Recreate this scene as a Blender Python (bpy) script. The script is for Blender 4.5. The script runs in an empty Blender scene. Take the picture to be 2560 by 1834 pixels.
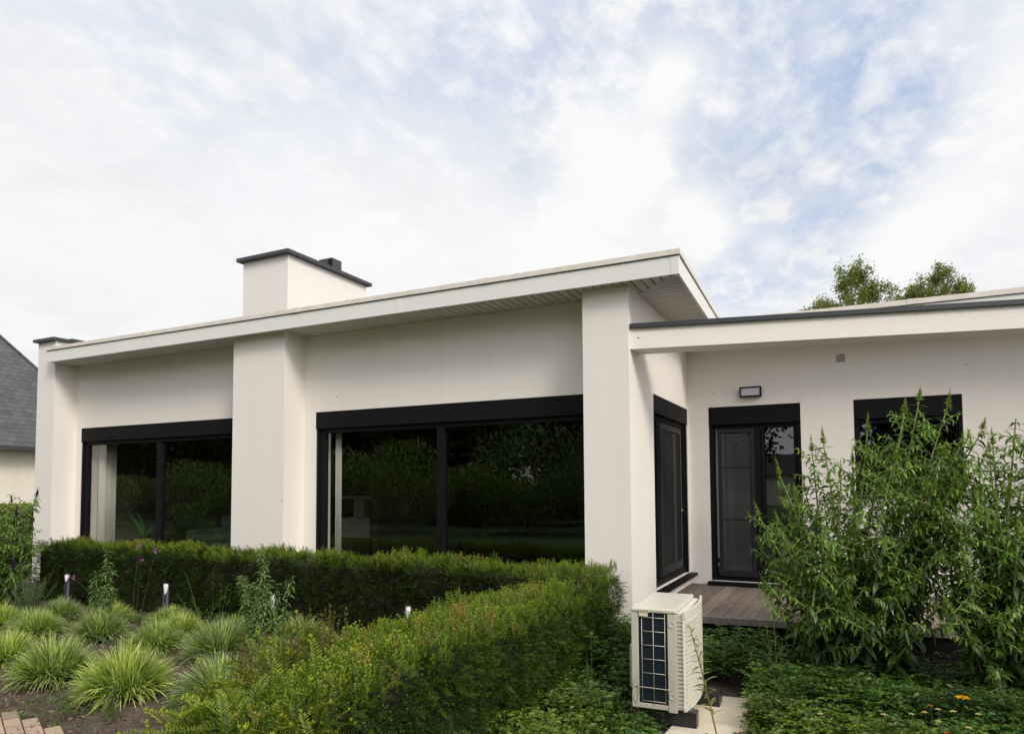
import bpy, bmesh, math, random
import numpy as np
from mathutils import Vector, Matrix
R0 = np.random.RandomState(7)
SC = bpy.context.scene
COL = SC.collection
PI = math.pi

# ------------------------------------------------------------------ helpers
def link(o, parent=None):
    COL.objects.link(o)
    if parent is not None:
        o.parent = parent
    return o

def tag(o, label=None, cat=None, group=None, kind=None):
    if label: o['label'] = label
    if cat: o['category'] = cat
    if group: o['group'] = group
    if kind: o['kind'] = kind
    return o

def empty(name, loc=(0, 0, 0), rz=0.0):
    o = bpy.data.objects.new(name, None)
    o.empty_display_size = .1
    o.location = loc; o.rotation_euler = (0, 0, rz)
    return link(o)

class MB:
    """collects shapes, builds ONE mesh object"""
    def __init__(s): s.v = []; s.f = []
    def add(s, vs, fs):
        b = len(s.v); s.v += [tuple(map(float, p)) for p in vs]
        s.f += [tuple(b + i for i in f) for f in fs]; return s
    def box(s, x0, x1, y0, y1, z0, z1):
        x0, x1 = sorted((x0, x1)); y0, y1 = sorted((y0, y1)); z0, z1 = sorted((z0, z1))
        return s.add([(x0,y0,z0),(x1,y0,z0),(x1,y1,z0),(x0,y1,z0),(x0,y0,z1),(x1,y0,z1),(x1,y1,z1),(x0,y1,z1)],
                     [(0,3,2,1),(4,5,6,7),(0,1,5,4),(1,2,6,5),(2,3,7,6),(3,0,4,7)])
    def prism(s, poly, z0, z1):
        a = sum(poly[i][0]*poly[(i+1)%len(poly)][1]-poly[(i+1)%len(poly)][0]*poly[i][1] for i in range(len(poly)))
        if a < 0: poly = poly[::-1]
        n = len(poly)
        return s.add([(p[0],p[1],z0) for p in poly]+[(p[0],p[1],z1) for p in poly],
                     [tuple(range(n))[::-1], tuple(range(n, 2*n))]+[(i,(i+1)%n,n+(i+1)%n,n+i) for i in range(n)])
    def tube(s, pts, rad, n=6, cap=True):
        pts = [Vector(p) for p in pts]
        if not hasattr(rad, '__len__'): rad = [rad]*len(pts)
        rings = []
        for i, p in enumerate(pts):
            t = (pts[min(i+1, len(pts)-1)]-pts[max(i-1, 0)]).normalized()
            a = Vector((0,0,1)) if abs(t.z) < .9 else Vector((1,0,0))
            x = t.cross(a).normalized(); y = t.cross(x)
            rings.append([p+(x*math.cos(k*2*PI/n)+y*math.sin(k*2*PI/n))*rad[i] for k in range(n)])
        vs = [q for r in rings for q in r]; fs = []
        for i in range(len(pts)-1):
            for k in range(n):
                fs.append((i*n+k, i*n+(k+1)%n, (i+1)*n+(k+1)%n, (i+1)*n+k))
        if cap:
            fs.append(tuple(range(n))[::-1]); fs.append(tuple(range((len(pts)-1)*n, len(pts)*n)))
        return s.add(vs, fs)
    def lathe(s, prof, n=20, c=(0,0,0)):
        vs = []; fs = []
        for r, z in prof:
            vs += [(c[0]+r*math.cos(2*PI*k/n), c[1]+r*math.sin(2*PI*k/n), c[2]+z) for k in range(n)]
        for i in range(len(prof)-1):
            for k in range(n):
                fs.append((i*n+k, i*n+(k+1)%n, (i+1)*n+(k+1)%n, (i+1)*n+k))
        return s.add(vs, fs)
    def map(s, fn):
        s.v = [tuple(fn(*p)) for p in s.v]; return s
    def build(s, name, mat, parent=None, smooth=False, bevel=0, loc=None, recalc=True):
        me = bpy.data.meshes.new(name)
        me.from_pydata(s.v, [], s.f)
        if recalc:
            bm = bmesh.new(); bm.from_mesh(me)
            bmesh.ops.recalc_face_normals(bm, faces=bm.faces[:]); bm.to_mesh(me); bm.free()
        me.materials.append(mat)
        if smooth: me.polygons.foreach_set('use_smooth', [True]*len(me.polygons))
        o = bpy.data.objects.new(name, me)
        if loc: o.location = loc
        link(o, parent)
        if bevel:
            m = o.modifiers.new('bevel', 'BEVEL'); m.width = bevel; m.segments = 2; m.limit_method = 'ANGLE'
        return o

# -------- foliage: one template repeated into one mesh with numpy
class Leafs:
    def __init__(s): s.V = []; s.F = []; s.C = []; s.n = 0
    def inst(s, T, pos, M, sc, ca, cb):
        Vt, Ft, Wt = T
        pos = np.asarray(pos, float); n = len(pos)
        if n == 0: return s
        sc = np.asarray(sc, float)
        if sc.ndim == 1: sc = np.repeat(sc[:, None], 3, 1)
        v = np.einsum('nij,nkj->nki', M, Vt[None]*sc[:, None, :])+pos[:, None, :]
        c = ca[:, None, :]*(1-Wt[None, :, None])+cb[:, None, :]*Wt[None, :, None]
        k = len(Vt)
        f = Ft[None]+(np.arange(n)*k)[:, None, None]+s.n
        s.V.append(v.reshape(-1, 3)); s.C.append(c.reshape(-1, 3)); s.F.append(f.reshape(-1, 4)); s.n += n*k
        return s
    def raw(s, v, f, c):
        s.V.append(v); s.C.append(c); s.F.append(f+s.n); s.n += len(v); return s
    def stem(s, pts, r0, r1, col, n=5):
        m = MB().tube(pts, list(np.linspace(r0, r1, len(pts))), n, cap=False)
        v = np.array(m.v); return s.raw(v, np.array(m.f), np.tile(np.array(col, float), (len(v), 1)))
    def build(s, name, mat, parent=None, loc=None):
        V = np.concatenate(s.V); F = np.concatenate(s.F); C = np.concatenate(s.C)
        me = bpy.data.meshes.new(name)
        me.vertices.add(len(V)); me.vertices.foreach_set('co', V.astype(np.float32).ravel())
        me.loops.add(F.size); me.loops.foreach_set('vertex_index', F.astype(np.int32).ravel())
        me.polygons.add(len(F)); me.polygons.foreach_set('loop_start', np.arange(0, F.size, 4, dtype=np.int32))
        me.update(calc_edges=True)
        a = me.color_attributes.new('Col', 'FLOAT_COLOR', 'POINT')
        a.data.foreach_set('color', np.concatenate([C, np.ones((len(C), 1))], 1).astype(np.float32).ravel())
        me.materials.append(mat)
        o = bpy.data.objects.new(name, me)
        if loc is not None: o.location = loc
        return link(o, parent)

def nrm(v): return v/np.maximum(np.linalg.norm(v, axis=-1, keepdims=True), 1e-9)
def frames(d, roll=None, up=(0, 0, 1)):
    z = nrm(np.asarray(d, float)); u = np.tile(np.array(up, float), (len(z), 1))
    bad = np.abs((z*u).sum(1)) > .97; u[bad] = (1, .02, 0)
    x = nrm(np.cross(u, z)); y = np.cross(z, x)
    if roll is not None:
        c, s_ = np.cos(roll)[:, None], np.sin(roll)[:, None]
        x, y = x*c+y*s_, y*c-x*s_
    return np.stack([x, y, z], -1)
def rnd(n, a=0., b=1.): return R0.uniform(a, b, n)
def rdir(n, base, spread):
    return nrm(np.asarray(base, float)+R0.normal(0, 1, (n, 3))*spread)
def colvar(c, n, v=.18, hue=.08):
    c = np.array(c, float); k = 1+R0.uniform(-v, v, (n, 1))
    return np.clip(c*k*(1+R0.uniform(-hue, hue, (n, 3))), 0, 1)
def mixc(a, b, t): return a*(1-t[:, None])+b*t[:, None]

def T_leaf(w=.2, droop=.35, rows=4, fold=.25, base=.15):
    zs = np.linspace(0, 1, rows); V = []; W = []
    for z in zs:
        ww = w*.5*(math.sin(PI*(z**.8))*.95+base*(1-z)*.3)
        y = -droop*z*z
        V += [(-ww, y+fold*ww, z*(1-.25*droop*z)), (0, y, z*(1-.25*droop*z)), (ww, y+fold*ww, z*(1-.25*droop*z))]
        W += [z, z*.6, z]
    F = []
    for i in range(rows-1):
        for j in (0, 1):
            F.append((i*3+j, i*3+j+1, (i+1)*3+j+1, (i+1)*3+j))
    return np.array(V), np.array(F), np.array(W)
def T_sprig(pairs=8, nl=.2, nw=.035, flat=True, arch=0., seed=1):
    r = np.random.RandomState(seed); V = []; F = []; W = []
    def quad(p, w):
        b = len(V); V.extend(p); W.extend(w); F.append((b, b+1, b+2, b+3))
    def cen(z): return np.array((0, -arch*z*z, z*(1-.3*arch*z)))
    n = 4
    for i in range(n):
        a, b = cen(i/n), cen((i+1)/n); h = .012
        quad([a-(h,0,0), a+(h,0,0), b+(h*.7,0,0), b-(h*.7,0,0)], [0]*4)
        quad([a-(0,h,0), a+(0,h,0), b+(0,h*.7,0), b-(0,h*.7,0)], [0]*4)
    for i in range(pairs):
        z = .1+.9*i/pairs
        for s in (-1, 1):
            ang = r.uniform(-.25, .25) if flat else r.uniform(0, 2*PI)
            l = nl*(1.05-.5*z)*r.uniform(.85, 1.15)
            d = np.array((s*math.cos(ang), math.sin(ang)+.12, r.uniform(.45, .8)))
            d /= np.linalg.norm(d); sd = np.cross(d, (0, 1, 0.01)); sd /= np.linalg.norm(sd)
            c = cen(z); t = .25+.6*z
            quad([c-sd*nw*.25, c+d*l*.5-sd*nw*.5, c+d*l, c+d*l*.5+sd*nw*.5], [t*.7, t, t, t])
    c = cen(1.)
    for k in range(5):
        a = k*2*PI/5; d = np.array((.45*math.cos(a), .45*math.sin(a), .9)); d /= np.linalg.norm(d)
        sd = np.cross(d, (0.1, .2, 1)); sd /= np.linalg.norm(sd); l = nl*.6
        quad([c-sd*nw*.3, c+d*l*.5-sd*nw*.6, c+d*l, c+d*l*.5+sd*nw*.6], [1]*4)
    return np.array(V, float), np.array(F), np.array(W, float)

# ------------------------------------------------------------------ materials
def newmat(name):
    m = bpy.data.materials.new(name); m.use_nodes = True
    nt = m.node_tree; nt.nodes.clear()
    return m, nt
def nd(nt, typ, **kw):
    n = nt.nodes.new(typ)
    for k, v in kw.items():
        if k.startswith('i_'):
            key = k[2:]
            n.inputs[int(key) if key.isdigit() else key.replace('_', ' ')].default_value = v
        else: setattr(n, k, v)
    return n
def ln(nt, a, b): nt.links.new(a, b)
def rgb4(c): return (c[0], c[1], c[2], 1)
def ramp(nt, fac, stops):
    r = nt.nodes.new('ShaderNodeValToRGB'); e = r.color_ramp.elements
    while len(e) < len(stops): e.new(.5)
    for el, (p, c) in zip(e, stops): el.position = p; el.color = rgb4(c) if hasattr(c, '__len__') else (c, c, c, 1)
    ln(nt, fac, r.inputs[0]); return r.outputs[0]
def pbr(name, c1, c2=None, scale=3., rough=.6, bump=0., bscale=200., bdist=.003, spec=.4, metal=0., detail=6, stretch=None):
    m, nt = newmat(name); out = nd(nt, 'ShaderNodeOutputMaterial')
    p = nd(nt, 'ShaderNodeBsdfPrincipled', i_Roughness=rough, i_Metallic=metal)
    p.inputs['Specular IOR Level'].default_value = spec
    ln(nt, p.outputs[0], out.inputs[0])
    tc = nd(nt, 'ShaderNodeTexCoord'); src = tc.outputs['Object']
    if stretch:
        mp = nd(nt, 'ShaderNodeMapping'); mp.inputs['Scale'].default_value = stretch
        ln(nt, src, mp.inputs[0]); src = mp.outputs[0]
    if c2 is not None:
        n = nd(nt, 'ShaderNodeTexNoise', i_Scale=scale, i_Detail=detail, i_Roughness=.6); ln(nt, src, n.inputs['Vector'])
        ln(nt, ramp(nt, n.outputs[0], [(.3, c1), (.7, c2)]), p.inputs['Base Color'])
    else: p.inputs['Base Color'].default_value = rgb4(c1)
    if bump:
        n2 = nd(nt, 'ShaderNodeTexNoise', i_Scale=bscale, i_Detail=3); ln(nt, tc.outputs['Object'], n2.inputs['Vector'])
        b = nd(nt, 'ShaderNodeBump', i_Strength=bump, i_Distance=bdist); ln(nt, n2.outputs[0], b.inputs['Height'])
        ln(nt, b.outputs[0], p.inputs['Normal'])
    return m
def leafmat(name, trans=.3, rough=.5, spec=.35):
    m, nt = newmat(name); out = nd(nt, 'ShaderNodeOutputMaterial')
    at = nd(nt, 'ShaderNodeVertexColor', layer_name='Col')
    p = nd(nt, 'ShaderNodeBsdfPrincipled', i_Roughness=rough); p.inputs['Specular IOR Level'].default_value = spec
    t = nd(nt, 'ShaderNodeBsdfTranslucent'); mx = nd(nt, 'ShaderNodeMixShader', i_0=trans)
    mul = nd(nt, 'ShaderNodeMix', data_type='RGBA', blend_type='MULTIPLY', i_0=1.)
    mul.inputs[7].default_value = (1.3, 1.5, .6, 1)
    ln(nt, at.outputs[0], p.inputs['Base Color']); ln(nt, at.outputs[0], mul.inputs[6]); ln(nt, mul.outputs[2], t.inputs[0])
    ln(nt, p.outputs[0], mx.inputs[1]); ln(nt, t.outputs[0], mx.inputs[2]); ln(nt, mx.outputs[0], out.inputs[0])
    return m
def glassmat(name, tint=(.88, .89, .87), f0=.085):
    m, nt = newmat(name); out = nd(nt, 'ShaderNodeOutputMaterial')
    tr = nd(nt, 'ShaderNodeBsdfTransparent', i_Color=rgb4(tint)); gl = nd(nt, 'ShaderNodeBsdfGlossy', i_Roughness=0.0)
    gl.inputs[0].default_value = (.93, .95, .95, 1)
    lw = nd(nt, 'ShaderNodeLayerWeight', i_Blend=.5); pw = nd(nt, 'ShaderNodeMath', operation='POWER', i_1=5.); ln(nt, lw.outputs['Facing'], pw.inputs[0])
    fr = nd(nt, 'ShaderNodeMath', operation='MULTIPLY_ADD', i_1=1-f0, i_2=f0); ln(nt, pw.outputs[0], fr.inputs[0]); mx = nd(nt, 'ShaderNodeMixShader')
    # very slight waviness of real panes
    tc = nd(nt, 'ShaderNodeTexCoord'); n = nd(nt, 'ShaderNodeTexNoise', i_Scale=1.3, i_Detail=1); ln(nt, tc.outputs['Object'], n.inputs['Vector'])
    b = nd(nt, 'ShaderNodeBump', i_Strength=.03, i_Distance=.05); ln(nt, n.outputs[0], b.inputs['Height']); ln(nt, b.outputs[0], gl.inputs['Normal'])
    ln(nt, fr.outputs[0], mx.inputs[0]); ln(nt, tr.outputs[0], mx.inputs[1]); ln(nt, gl.outputs[0], mx.inputs[2]); ln(nt, mx.outputs[0], out.inputs[0])
    return m

def stucco(name, base, dirt):
    m, nt = newmat(name); out = nd(nt, 'ShaderNodeOutputMaterial')
    p = nd(nt, 'ShaderNodeBsdfPrincipled', i_Roughness=.9); p.inputs['Specular IOR Level'].default_value = .15
    ln(nt, p.outputs[0], out.inputs[0]); tc = nd(nt, 'ShaderNodeTexCoord')
    a = nd(nt, 'ShaderNodeTexNoise', i_Scale=.9, i_Detail=8, i_Roughness=.65); ln(nt, tc.outputs['Object'], a.inputs['Vector'])
    mp = nd(nt, 'ShaderNodeMapping'); mp.inputs['Scale'].default_value = (9, 9, .35); ln(nt, tc.outputs['Object'], mp.inputs[0])
    st = nd(nt, 'ShaderNodeTexNoise', i_Scale=1., i_Detail=5); ln(nt, mp.outputs[0], st.inputs['Vector'])
    sm = nd(nt, 'ShaderNodeMath', operation='ADD'); ln(nt, a.outputs[0], sm.inputs[0]); ln(nt, st.outputs[0], sm.inputs[1])
    hv = nd(nt, 'ShaderNodeMath', operation='MULTIPLY', i_1=.5); ln(nt, sm.outputs[0], hv.inputs[0])
    ln(nt, ramp(nt, hv.outputs[0], [(.3, dirt), (.55, base)]), p.inputs['Base Color'])
    n = nd(nt, 'ShaderNodeTexNoise', i_Scale=75., i_Detail=4, i_Roughness=.7); ln(nt, tc.outputs['Object'], n.inputs['Vector'])
    b = nd(nt, 'ShaderNodeBump', i_Strength=.55, i_Distance=.008); ln(nt, n.outputs[0], b.inputs['Height']); ln(nt, b.outputs[0], p.inputs['Normal'])
    return m

M = {}
M['stucco'] = stucco('white_stucco', (.845, .80, .752), (.815, .768, .715))
M['cream'] = stucco('cream_stucco', (.82, .76, .66), (.76, .69, .58))
M['fascia'] = pbr('white_fascia', (.80, .80, .78), (.77, .77, .745), 1.5, .4, spec=.4)
M['trim'] = pbr('roof_trim', (.81, .775, .72), (.66, .59, .51), 5, .5, detail=9)
M['soffit'] = pbr('soffit_boards', (.62, .595, .54), (.56, .535, .48), 2., .55)
M['gap'] = pbr('dark_gap', (.02, .018, .015), rough=.9)
M['black'] = pbr('black_aluminium', (.007, .007, .008), (.009, .009, .010), 4, .6, spec=.12)
M['coping'] = pbr('anthracite_coping', (.05, .05, .055), (.062, .062, .068), 5, .5, bump=.1, bscale=120)
M['darkcap'] = pbr('dark_capping', (.035, .037, .045), (.042, .044, .052), 4, .4, spec=.5)
M['plinth'] = pbr('black_plinth', (.008, .008, .009), (.012, .012, .012), 6, .8, spec=.1)
M['rooftop'] = pbr('roof_membrane', (.10, .10, .10), (.13, .13, .13), 2, .9)
M['glass'] = glassmat('window_glass')
M['pane2'] = glassmat('door_glass', (.62, .64, .64), .10)
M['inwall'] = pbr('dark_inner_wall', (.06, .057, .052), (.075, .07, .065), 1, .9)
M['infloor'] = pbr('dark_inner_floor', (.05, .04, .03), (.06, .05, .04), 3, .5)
M['curtain'] = pbr('white_curtain', (.80, .77, .75), rough=.9)
M['sofa'] = pbr('sofa_fabric', (.16, .22, .19), (.19, .25, .22), 30, .9)
M['marble'] = pbr('pale_marble', (.50, .52, .47), (.36, .38, .34), 6, .5, detail=9)
M['pot'] = pbr('ochre_pot', (.26, .19, .08), (.22, .15, .06), 9, .6)
M['ac'] = pbr('ivory_paint', (.70, .67, .585), (.67, .64, .555), 3, .42, spec=.45)
M['ac_top'] = pbr('ivory_lid', (.62, .59, .51), (.59, .555, .47), 3, .35, spec=.5)
M['ac_side'] = pbr('grey_beige_plastic', (.55, .52, .445), (.52, .49, .415), 3, .5)
M['wire'] = pbr('pale_wire', (.55, .50, .42), rough=.4, metal=.3)
M['coil'] = pbr('dark_blue_fins', (.010, .018, .028), (.016, .026, .038), 40, .45, stretch=(1, 1, 30))
M['label'] = pbr('sticker_paper', (.72, .67, .52), rough=.6)
M['ink'] = pbr('sticker_ink', (.14, .12, .09), rough=.7)
M['teal'] = pbr('teal_badge', (.02, .20, .21), rough=.5)
M['blackmetal'] = pbr('black_stand_metal', (.014, .014, .016), (.02, .02, .022), 6, .35, spec=.5)
M['lampglass'] = pbr('frosted_diffuser', (.52, .54, .61), rough=.35, spec=.5)
M['bollard'] = pbr('bollard_black', (.018, .018, .024), (.024, .024, .03), 8, .45)
M['bulb'] = pbr('opal_bulb', (.86, .84, .82), rough=.4)
M['patch'] = pbr('grey_filler', (.34, .335, .31), (.40, .39, .36), 30, .9)
M['leaf'] = leafmat('leaf_green', .32, .42, .45)
M['needle'] = leafmat('yew_needle', .18, .45)
M['blade'] = leafmat('grass_blade', .4, .4)
M['wood_dark'] = leafmat('far_leaf', .15, .6, .2)
M['core'] = pbr('hedge_shade_core', (.012, .013, .007), (.022, .018, .01), 14, .95)  # solid stand-in for inner branches, near-black for the shade inside the hedge
M['bark'] = pbr('bark', (.16, .11, .08), (.09, .06, .045), 12, .9, bump=.4, bscale=40)
M['birchbark'] = pbr('birch_bark', (.45, .42, .38), (.16, .13, .11), 8, .8)

def wood_mat():
    m, nt = newmat('weathered_deck'); out = nd(nt, 'ShaderNodeOutputMaterial')
    p = nd(nt, 'ShaderNodeBsdfPrincipled', i_Roughness=.75); p.inputs['Specular IOR Level'].default_value = .3
    ln(nt, p.outputs[0], out.inputs[0]); tc = nd(nt, 'ShaderNodeTexCoord')
    mp = nd(nt, 'ShaderNodeMapping'); mp.inputs['Scale'].default_value = (34, 2.2, 6); ln(nt, tc.outputs['Object'], mp.inputs[0])
    n = nd(nt, 'ShaderNodeTexNoise', i_Scale=1.4, i_Detail=7, i_Roughness=.65); ln(nt, mp.outputs[0], n.inputs['Vector'])
    at = nd(nt, 'ShaderNodeVertexColor', layer_name='Col')
    c = ramp(nt, n.outputs[0], [(.3, (.55, .55, .55)), (.7, (1.15, 1.15, 1.15))])
    mul = nd(nt, 'ShaderNodeMix', data_type='RGBA', blend_type='MULTIPLY', i_0=1.)
    ln(nt, at.outputs[0], mul.inputs[6]); ln(nt, c, mul.inputs[7]); ln(nt, mul.outputs[2], p.inputs['Base Color'])
    b = nd(nt, 'ShaderNodeBump', i_Strength=.3, i_Distance=.004); ln(nt, n.outputs[0], b.inputs['Height']); ln(nt, b.outputs[0], p.inputs['Normal'])
    return m
M['deck'] = wood_mat()
def slate_mat():
    m, nt = newmat('grey_slates'); out = nd(nt, 'ShaderNodeOutputMaterial')
    p = nd(nt, 'ShaderNodeBsdfPrincipled', i_Roughness=.62); ln(nt, p.outputs[0], out.inputs[0])
    uv = nd(nt, 'ShaderNodeUVMap')
    br = nd(nt, 'ShaderNodeTexBrick', i_Scale=1.); br.offset = .5
    br.inputs['Color1'].default_value = (.068, .068, .076, 1); br.inputs['Color2'].default_value = (.10, .098, .104, 1); br.inputs['Mortar'].default_value = (.03, .03, .032, 1)
    br.inputs['Mortar Size'].default_value = .006; br.inputs['Brick Width'].default_value = .30; br.inputs['Row Height'].default_value = .17; br.inputs['Mortar Smooth'].default_value = .2
    ln(nt, uv.outputs[0], br.inputs['Vector'])
    n = nd(nt, 'ShaderNodeTexNoise', i_Scale=2.2, i_Detail=6); ln(nt, uv.outputs[0], n.inputs['Vector'])
    mul = nd(nt, 'ShaderNodeMix', data_type='RGBA', blend_type='MULTIPLY', i_0=.8)
    ln(nt, br.outputs[0], mul.inputs[6]); ln(nt, ramp(nt, n.outputs[0], [(.3, .7), (.7, 1.25)]), mul.inputs[7]); ln(nt, mul.outputs[2], p.inputs['Base Color'])
    b = nd(nt, 'ShaderNodeBump', i_Strength=.7, i_Distance=.02); ln(nt, br.outputs[1], b.inputs['Height']); b.invert = True; ln(nt, b.outputs[0], p.inputs['Normal'])
    return m
M['slate'] = slate_mat()
M['soil'] = pbr('garden_soil', (.045, .032, .024), (.135, .10, .078), 9, .95, bump=1., bscale=34, bdist=.05, detail=12)
M['lawn'] = pbr('lawn_green', (.03, .05, .012), (.05, .08, .02), 3, .9, bump=.6, bscale=60, bdist=.03)
M['slabstone'] = pbr('pale_slab', (.68, .60, .47), (.58, .50, .38), 5, .8, bump=.3, bscale=60, detail=9)
M['brick'] = leafmat('paver_clay', 0., .85, .2)
M['roofred'] = pbr('red_brown_tiles', (.035, .026, .024), (.05, .035, .032), 9, .8)

# ------------------------------------------------------------------ ground
def gz(x, y):
    x = np.asarray(x, float); y = np.asarray(y, float)
    return -.27-.05*np.clip(-y-.75, 0, 4)-.17*np.clip((x+.3)/.8, 0, 1)
def ground():
    xs = np.concatenate([[-400, -150, -60, -30, -18], np.arange(-14, 8.01, .25), [12, 20, 40, 90, 300]])
    ys = np.concatenate([[-400, -150, -70, -30, -15, -9], np.arange(-6.5, 4.01, .25), [8, 20, 45, 120, 400]])
    X, Y = np.meshgrid(xs, ys); Z = gz(X, Y)
    near = (X > -10) & (X < 5) & (Y > -6) & (Y < .5)
    Z = Z+near*(.012*np.sin(X*5.1+Y*2.3)+.012*np.sin(Y*6.7-X*3.1))
    V = np.stack([X, Y, Z], -1).reshape(-1, 3); nx = len(xs); ny = len(ys)
    F = [(j*nx+i, j*nx+i+1, (j+1)*nx+i+1, (j+1)*nx+i) for j in range(ny-1) for i in range(nx-1)]
    o = MB().add(V, F).build('ground', M['soil'], smooth=True, recalc=False); tag(o, kind='structure')
    x0, x1, y0, y1 = -90, 60, -90, -6.3
    l = MB().add([(x0,y0,-.42),(x1,y0,-.42),(x1,y1,-.41),(x0,y1,-.41)], [(0,1,2,3)]).build('lawn', M['lawn']); tag(l, kind='structure')
    l2 = MB().add([(-40,-3,-.25),(-13,-3,-.25),(-13,60,-.25),(-40,60,-.25)], [(0,1,2,3)]).build('lawn', M['lawn']); tag(l2, kind='structure')
ground()

# ------------------------------------------------------------------ house
YR, YW, ZS, ZL, ZT = .373, 2.834, 3.3558, 3.5432, 3.5958
XE0, XE1 = -10.056, -9.59
house = empty('house', (0, 0, 0))
tag(house, 'long low white stuccoed house with flat overhanging white roof and black window frames', 'house')

def wall_holes(mp, u0, u1, z0, z1, th, holes, mb):
    us = sorted({u0, u1}|{h[0] for h in holes}|{h[1] for h in holes})
    zs = sorted({z0, z1}|{h[2] for h in holes}|{h[3] for h in holes})
    def inh(u, z): return any(h[0] < u < h[1] and h[2] < z < h[3] for h in holes)
    for i in range(len(us)-1):
        for j in range(len(zs)-1):
            if inh((us[i]+us[i+1])/2, (zs[j]+zs[j+1])/2): continue
            for d in (0, th):
                q = [mp(us[i], d, zs[j]), mp(us[i+1], d, zs[j]), mp(us[i+1], d, zs[j+1]), mp(us[i], d, zs[j+1])]
                mb.add(q, [(0,1,2,3) if d == 0 else (3,2,1,0)])
    for a, b, c, d in holes:
        for (p, q) in (((a,c),(b,c)), ((b,c),(b,d)), ((b,d),(a,d)), ((a,d),(a,c))):
            mb.add([mp(p[0],0,p[1]), mp(q[0],0,q[1]), mp(q[0],th,q[1]), mp(p[0],th,p[1])], [(0,1,2,3)])
    return mb
mF = lambda u, v, z: (u, YR+v, z)          # main facade
mW = lambda u, v, z: (u, YW+v, z)          # wing wall
mS = lambda u, v, z: (-v, u, z)            # side wall (faces +x)
W1 = (-9.4535, -5.72, .02, 2.3317); W2 = (-4.4209, -.58, .02, 2.3317)
DR = (.2758, 1.4328, .05, 2.38); W4 = (2.0462, 3.192, 1.187, 2.38); SD = (.9554, 2.786, .15, 2.3668)
ob = wall_holes(mF, XE1, -.3, -.3, 3.37, .3, [W1, W2], MB()).build('recessed_wall', M['stucco'], house, recalc=False)
ob = wall_holes(mS, YR, 9., -.3, 3.37, .3, [SD], MB()).build('side_wall', M['stucco'], house, recalc=False)
ob = wall_holes(mW, 0.001, 9., -.3, 3.2, .3, [DR, W4], MB()).build('wing_wall', M['stucco'], house, recalc=False)
pl = MB().box(-.491, 0, 0, YR, -.036, 3.368).build('pillar', M['stucco'], house); pl['label'] = 'corner pillar at the right end of the long front'
pl = MB().box(-5.5524, -4.6196, 0, YR, -.3, 3.368).build('pillar', M['stucco'], house); pl['label'] = 'wide pillar between the two picture windows'
MB().box(-.471, -.02, .02, YR, -.6, -.04).box(-.28, -.02, YR+.002, 2.83, -.6, -.02).build('plinth', M['plinth'], house)
ew = MB().box(XE0, XE1, 0, 9, -.4, 3.745).build('end_wall', M['stucco'], house)
MB().box(XE0-.06, XE1+.05, -.06, .22, 3.748, 3.795).box(XE0-.06, XE1+.06, .222, 3.2, 3.765, 3.815).build('coping', M['coping'], ew)

# --- main roof
AR = math.tan(.035)
def redge(y): return .5521-(y+.1603)*AR
RY1 = 9.
def off(d):   # roof outline inset by d
    return [(-9.55, -.1603+d), (redge(-.16)-d, -.1603+d), (redge(RY1)-d, RY1), (-9.55, RY1)]
roof = MB().prism(off(.03), ZS+.04, ZT-.01).build('roof', M['rooftop'], house)
def rim(mb, d0, d1, z0, z1):
    o, i = off(d0), off(d1)
    mb.prism([o[0], o[1], i[1], i[0]], z0, z1); mb.prism([o[1], o[2], i[2], i[1]], z0, z1)
    mb.prism([(o[0][0]-.0, o[0][1]), (i[0][0], i[0][1]), (i[0][0]+.03, i[0][1]), (o[0][0]+.03, o[0][1])], z0, z1) if False else None
    return mb
rim(MB(), 0, .025, ZS, ZL-.012).build('fascia', M['fascia'], roof)
tr = rim(MB(), -.018, .06, ZL, ZT)
tr.box(-1.62, -1.50, -.184, -.178, ZL-.001, ZT+.004).box(-4.32, -4.22, -.184, -.178, ZL-.001, ZT+.004)
tr.build('roof_trim', M['trim'], roof)
rim(MB(), .008, .03, ZL-.014, ZL+.002).build('shadow_gap', M['gap'], roof)
cj = MB().box(redge(-.16)-.075, redge(-.16)+.003, -.1635, -.150, ZS-.002, ZL-.013)
cj.prism([(redge(-.15)-.01, -.163), (redge(-.15)+.003, -.163), (redge(-.09)+.003, -.09), (redge(-.09)-.01, -.09)], ZS-.0015, ZL-.0135)
cj.build('corner_joint', M['fascia'], roof)
MB().box(-2.735, -2.675, -.1633, -.15, ZS-.002, ZL-.013).build('fascia_joint', M['fascia'], roof)
# soffit of separate tongue-and-groove boards
sf = MB(); bw = .1; zb0, zb1 = ZS+.010, ZS+.015
x = -9.545
while x < .5:
    a, b = x+.007, min(x+bw-.007, .53)
    def ymax(xx): return YR+.0 if xx <= -.01 else max(-.134, .40-(xx)*(.535/.53))
    if a < 0 < b: a2, b2 = a, b
    sf.prism([(a, -.134), (b, -.134), (b, ymax(b)), (a, ymax(a))], zb0, zb1) if ymax(b) > -.13 else None
    x += bw
y = -.10
while y < RY1-.1:
    a, b = y+.008, y+bw-.008
    def xmin(yy): return 0.002 if yy >= .40 else (.40-yy)/(.535/.53)+.012
    sf.prism([(xmin(a), a), (redge(a)-.028, a), (redge(b)-.028, b), (xmin(b), b)], zb0, zb1)
    y += bw
sf.build('soffit', M['soffit'], roof)
ms = MB().prism([(.012, .405), (.53, -.118), (.522, -.134), (0.002, .385)], zb0-.004, zb1-.002)
ms.box(0.0015, .016, .41, RY1-.2, zb0-.004, zb1-.004).box(-9.55, .49, -.134, -.118, zb0-.005, zb0-.001)
ms.box(-9.59, -.49, YR-.014, YR-.001, zb0-.004, zb1-.004)
ms.build('soffit_strip', M['soffit'], roof)
rim(MB(), .026, .4, ZS+.026, ZS+.034).build('soffit_backing', M['gap'], roof)

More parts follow.
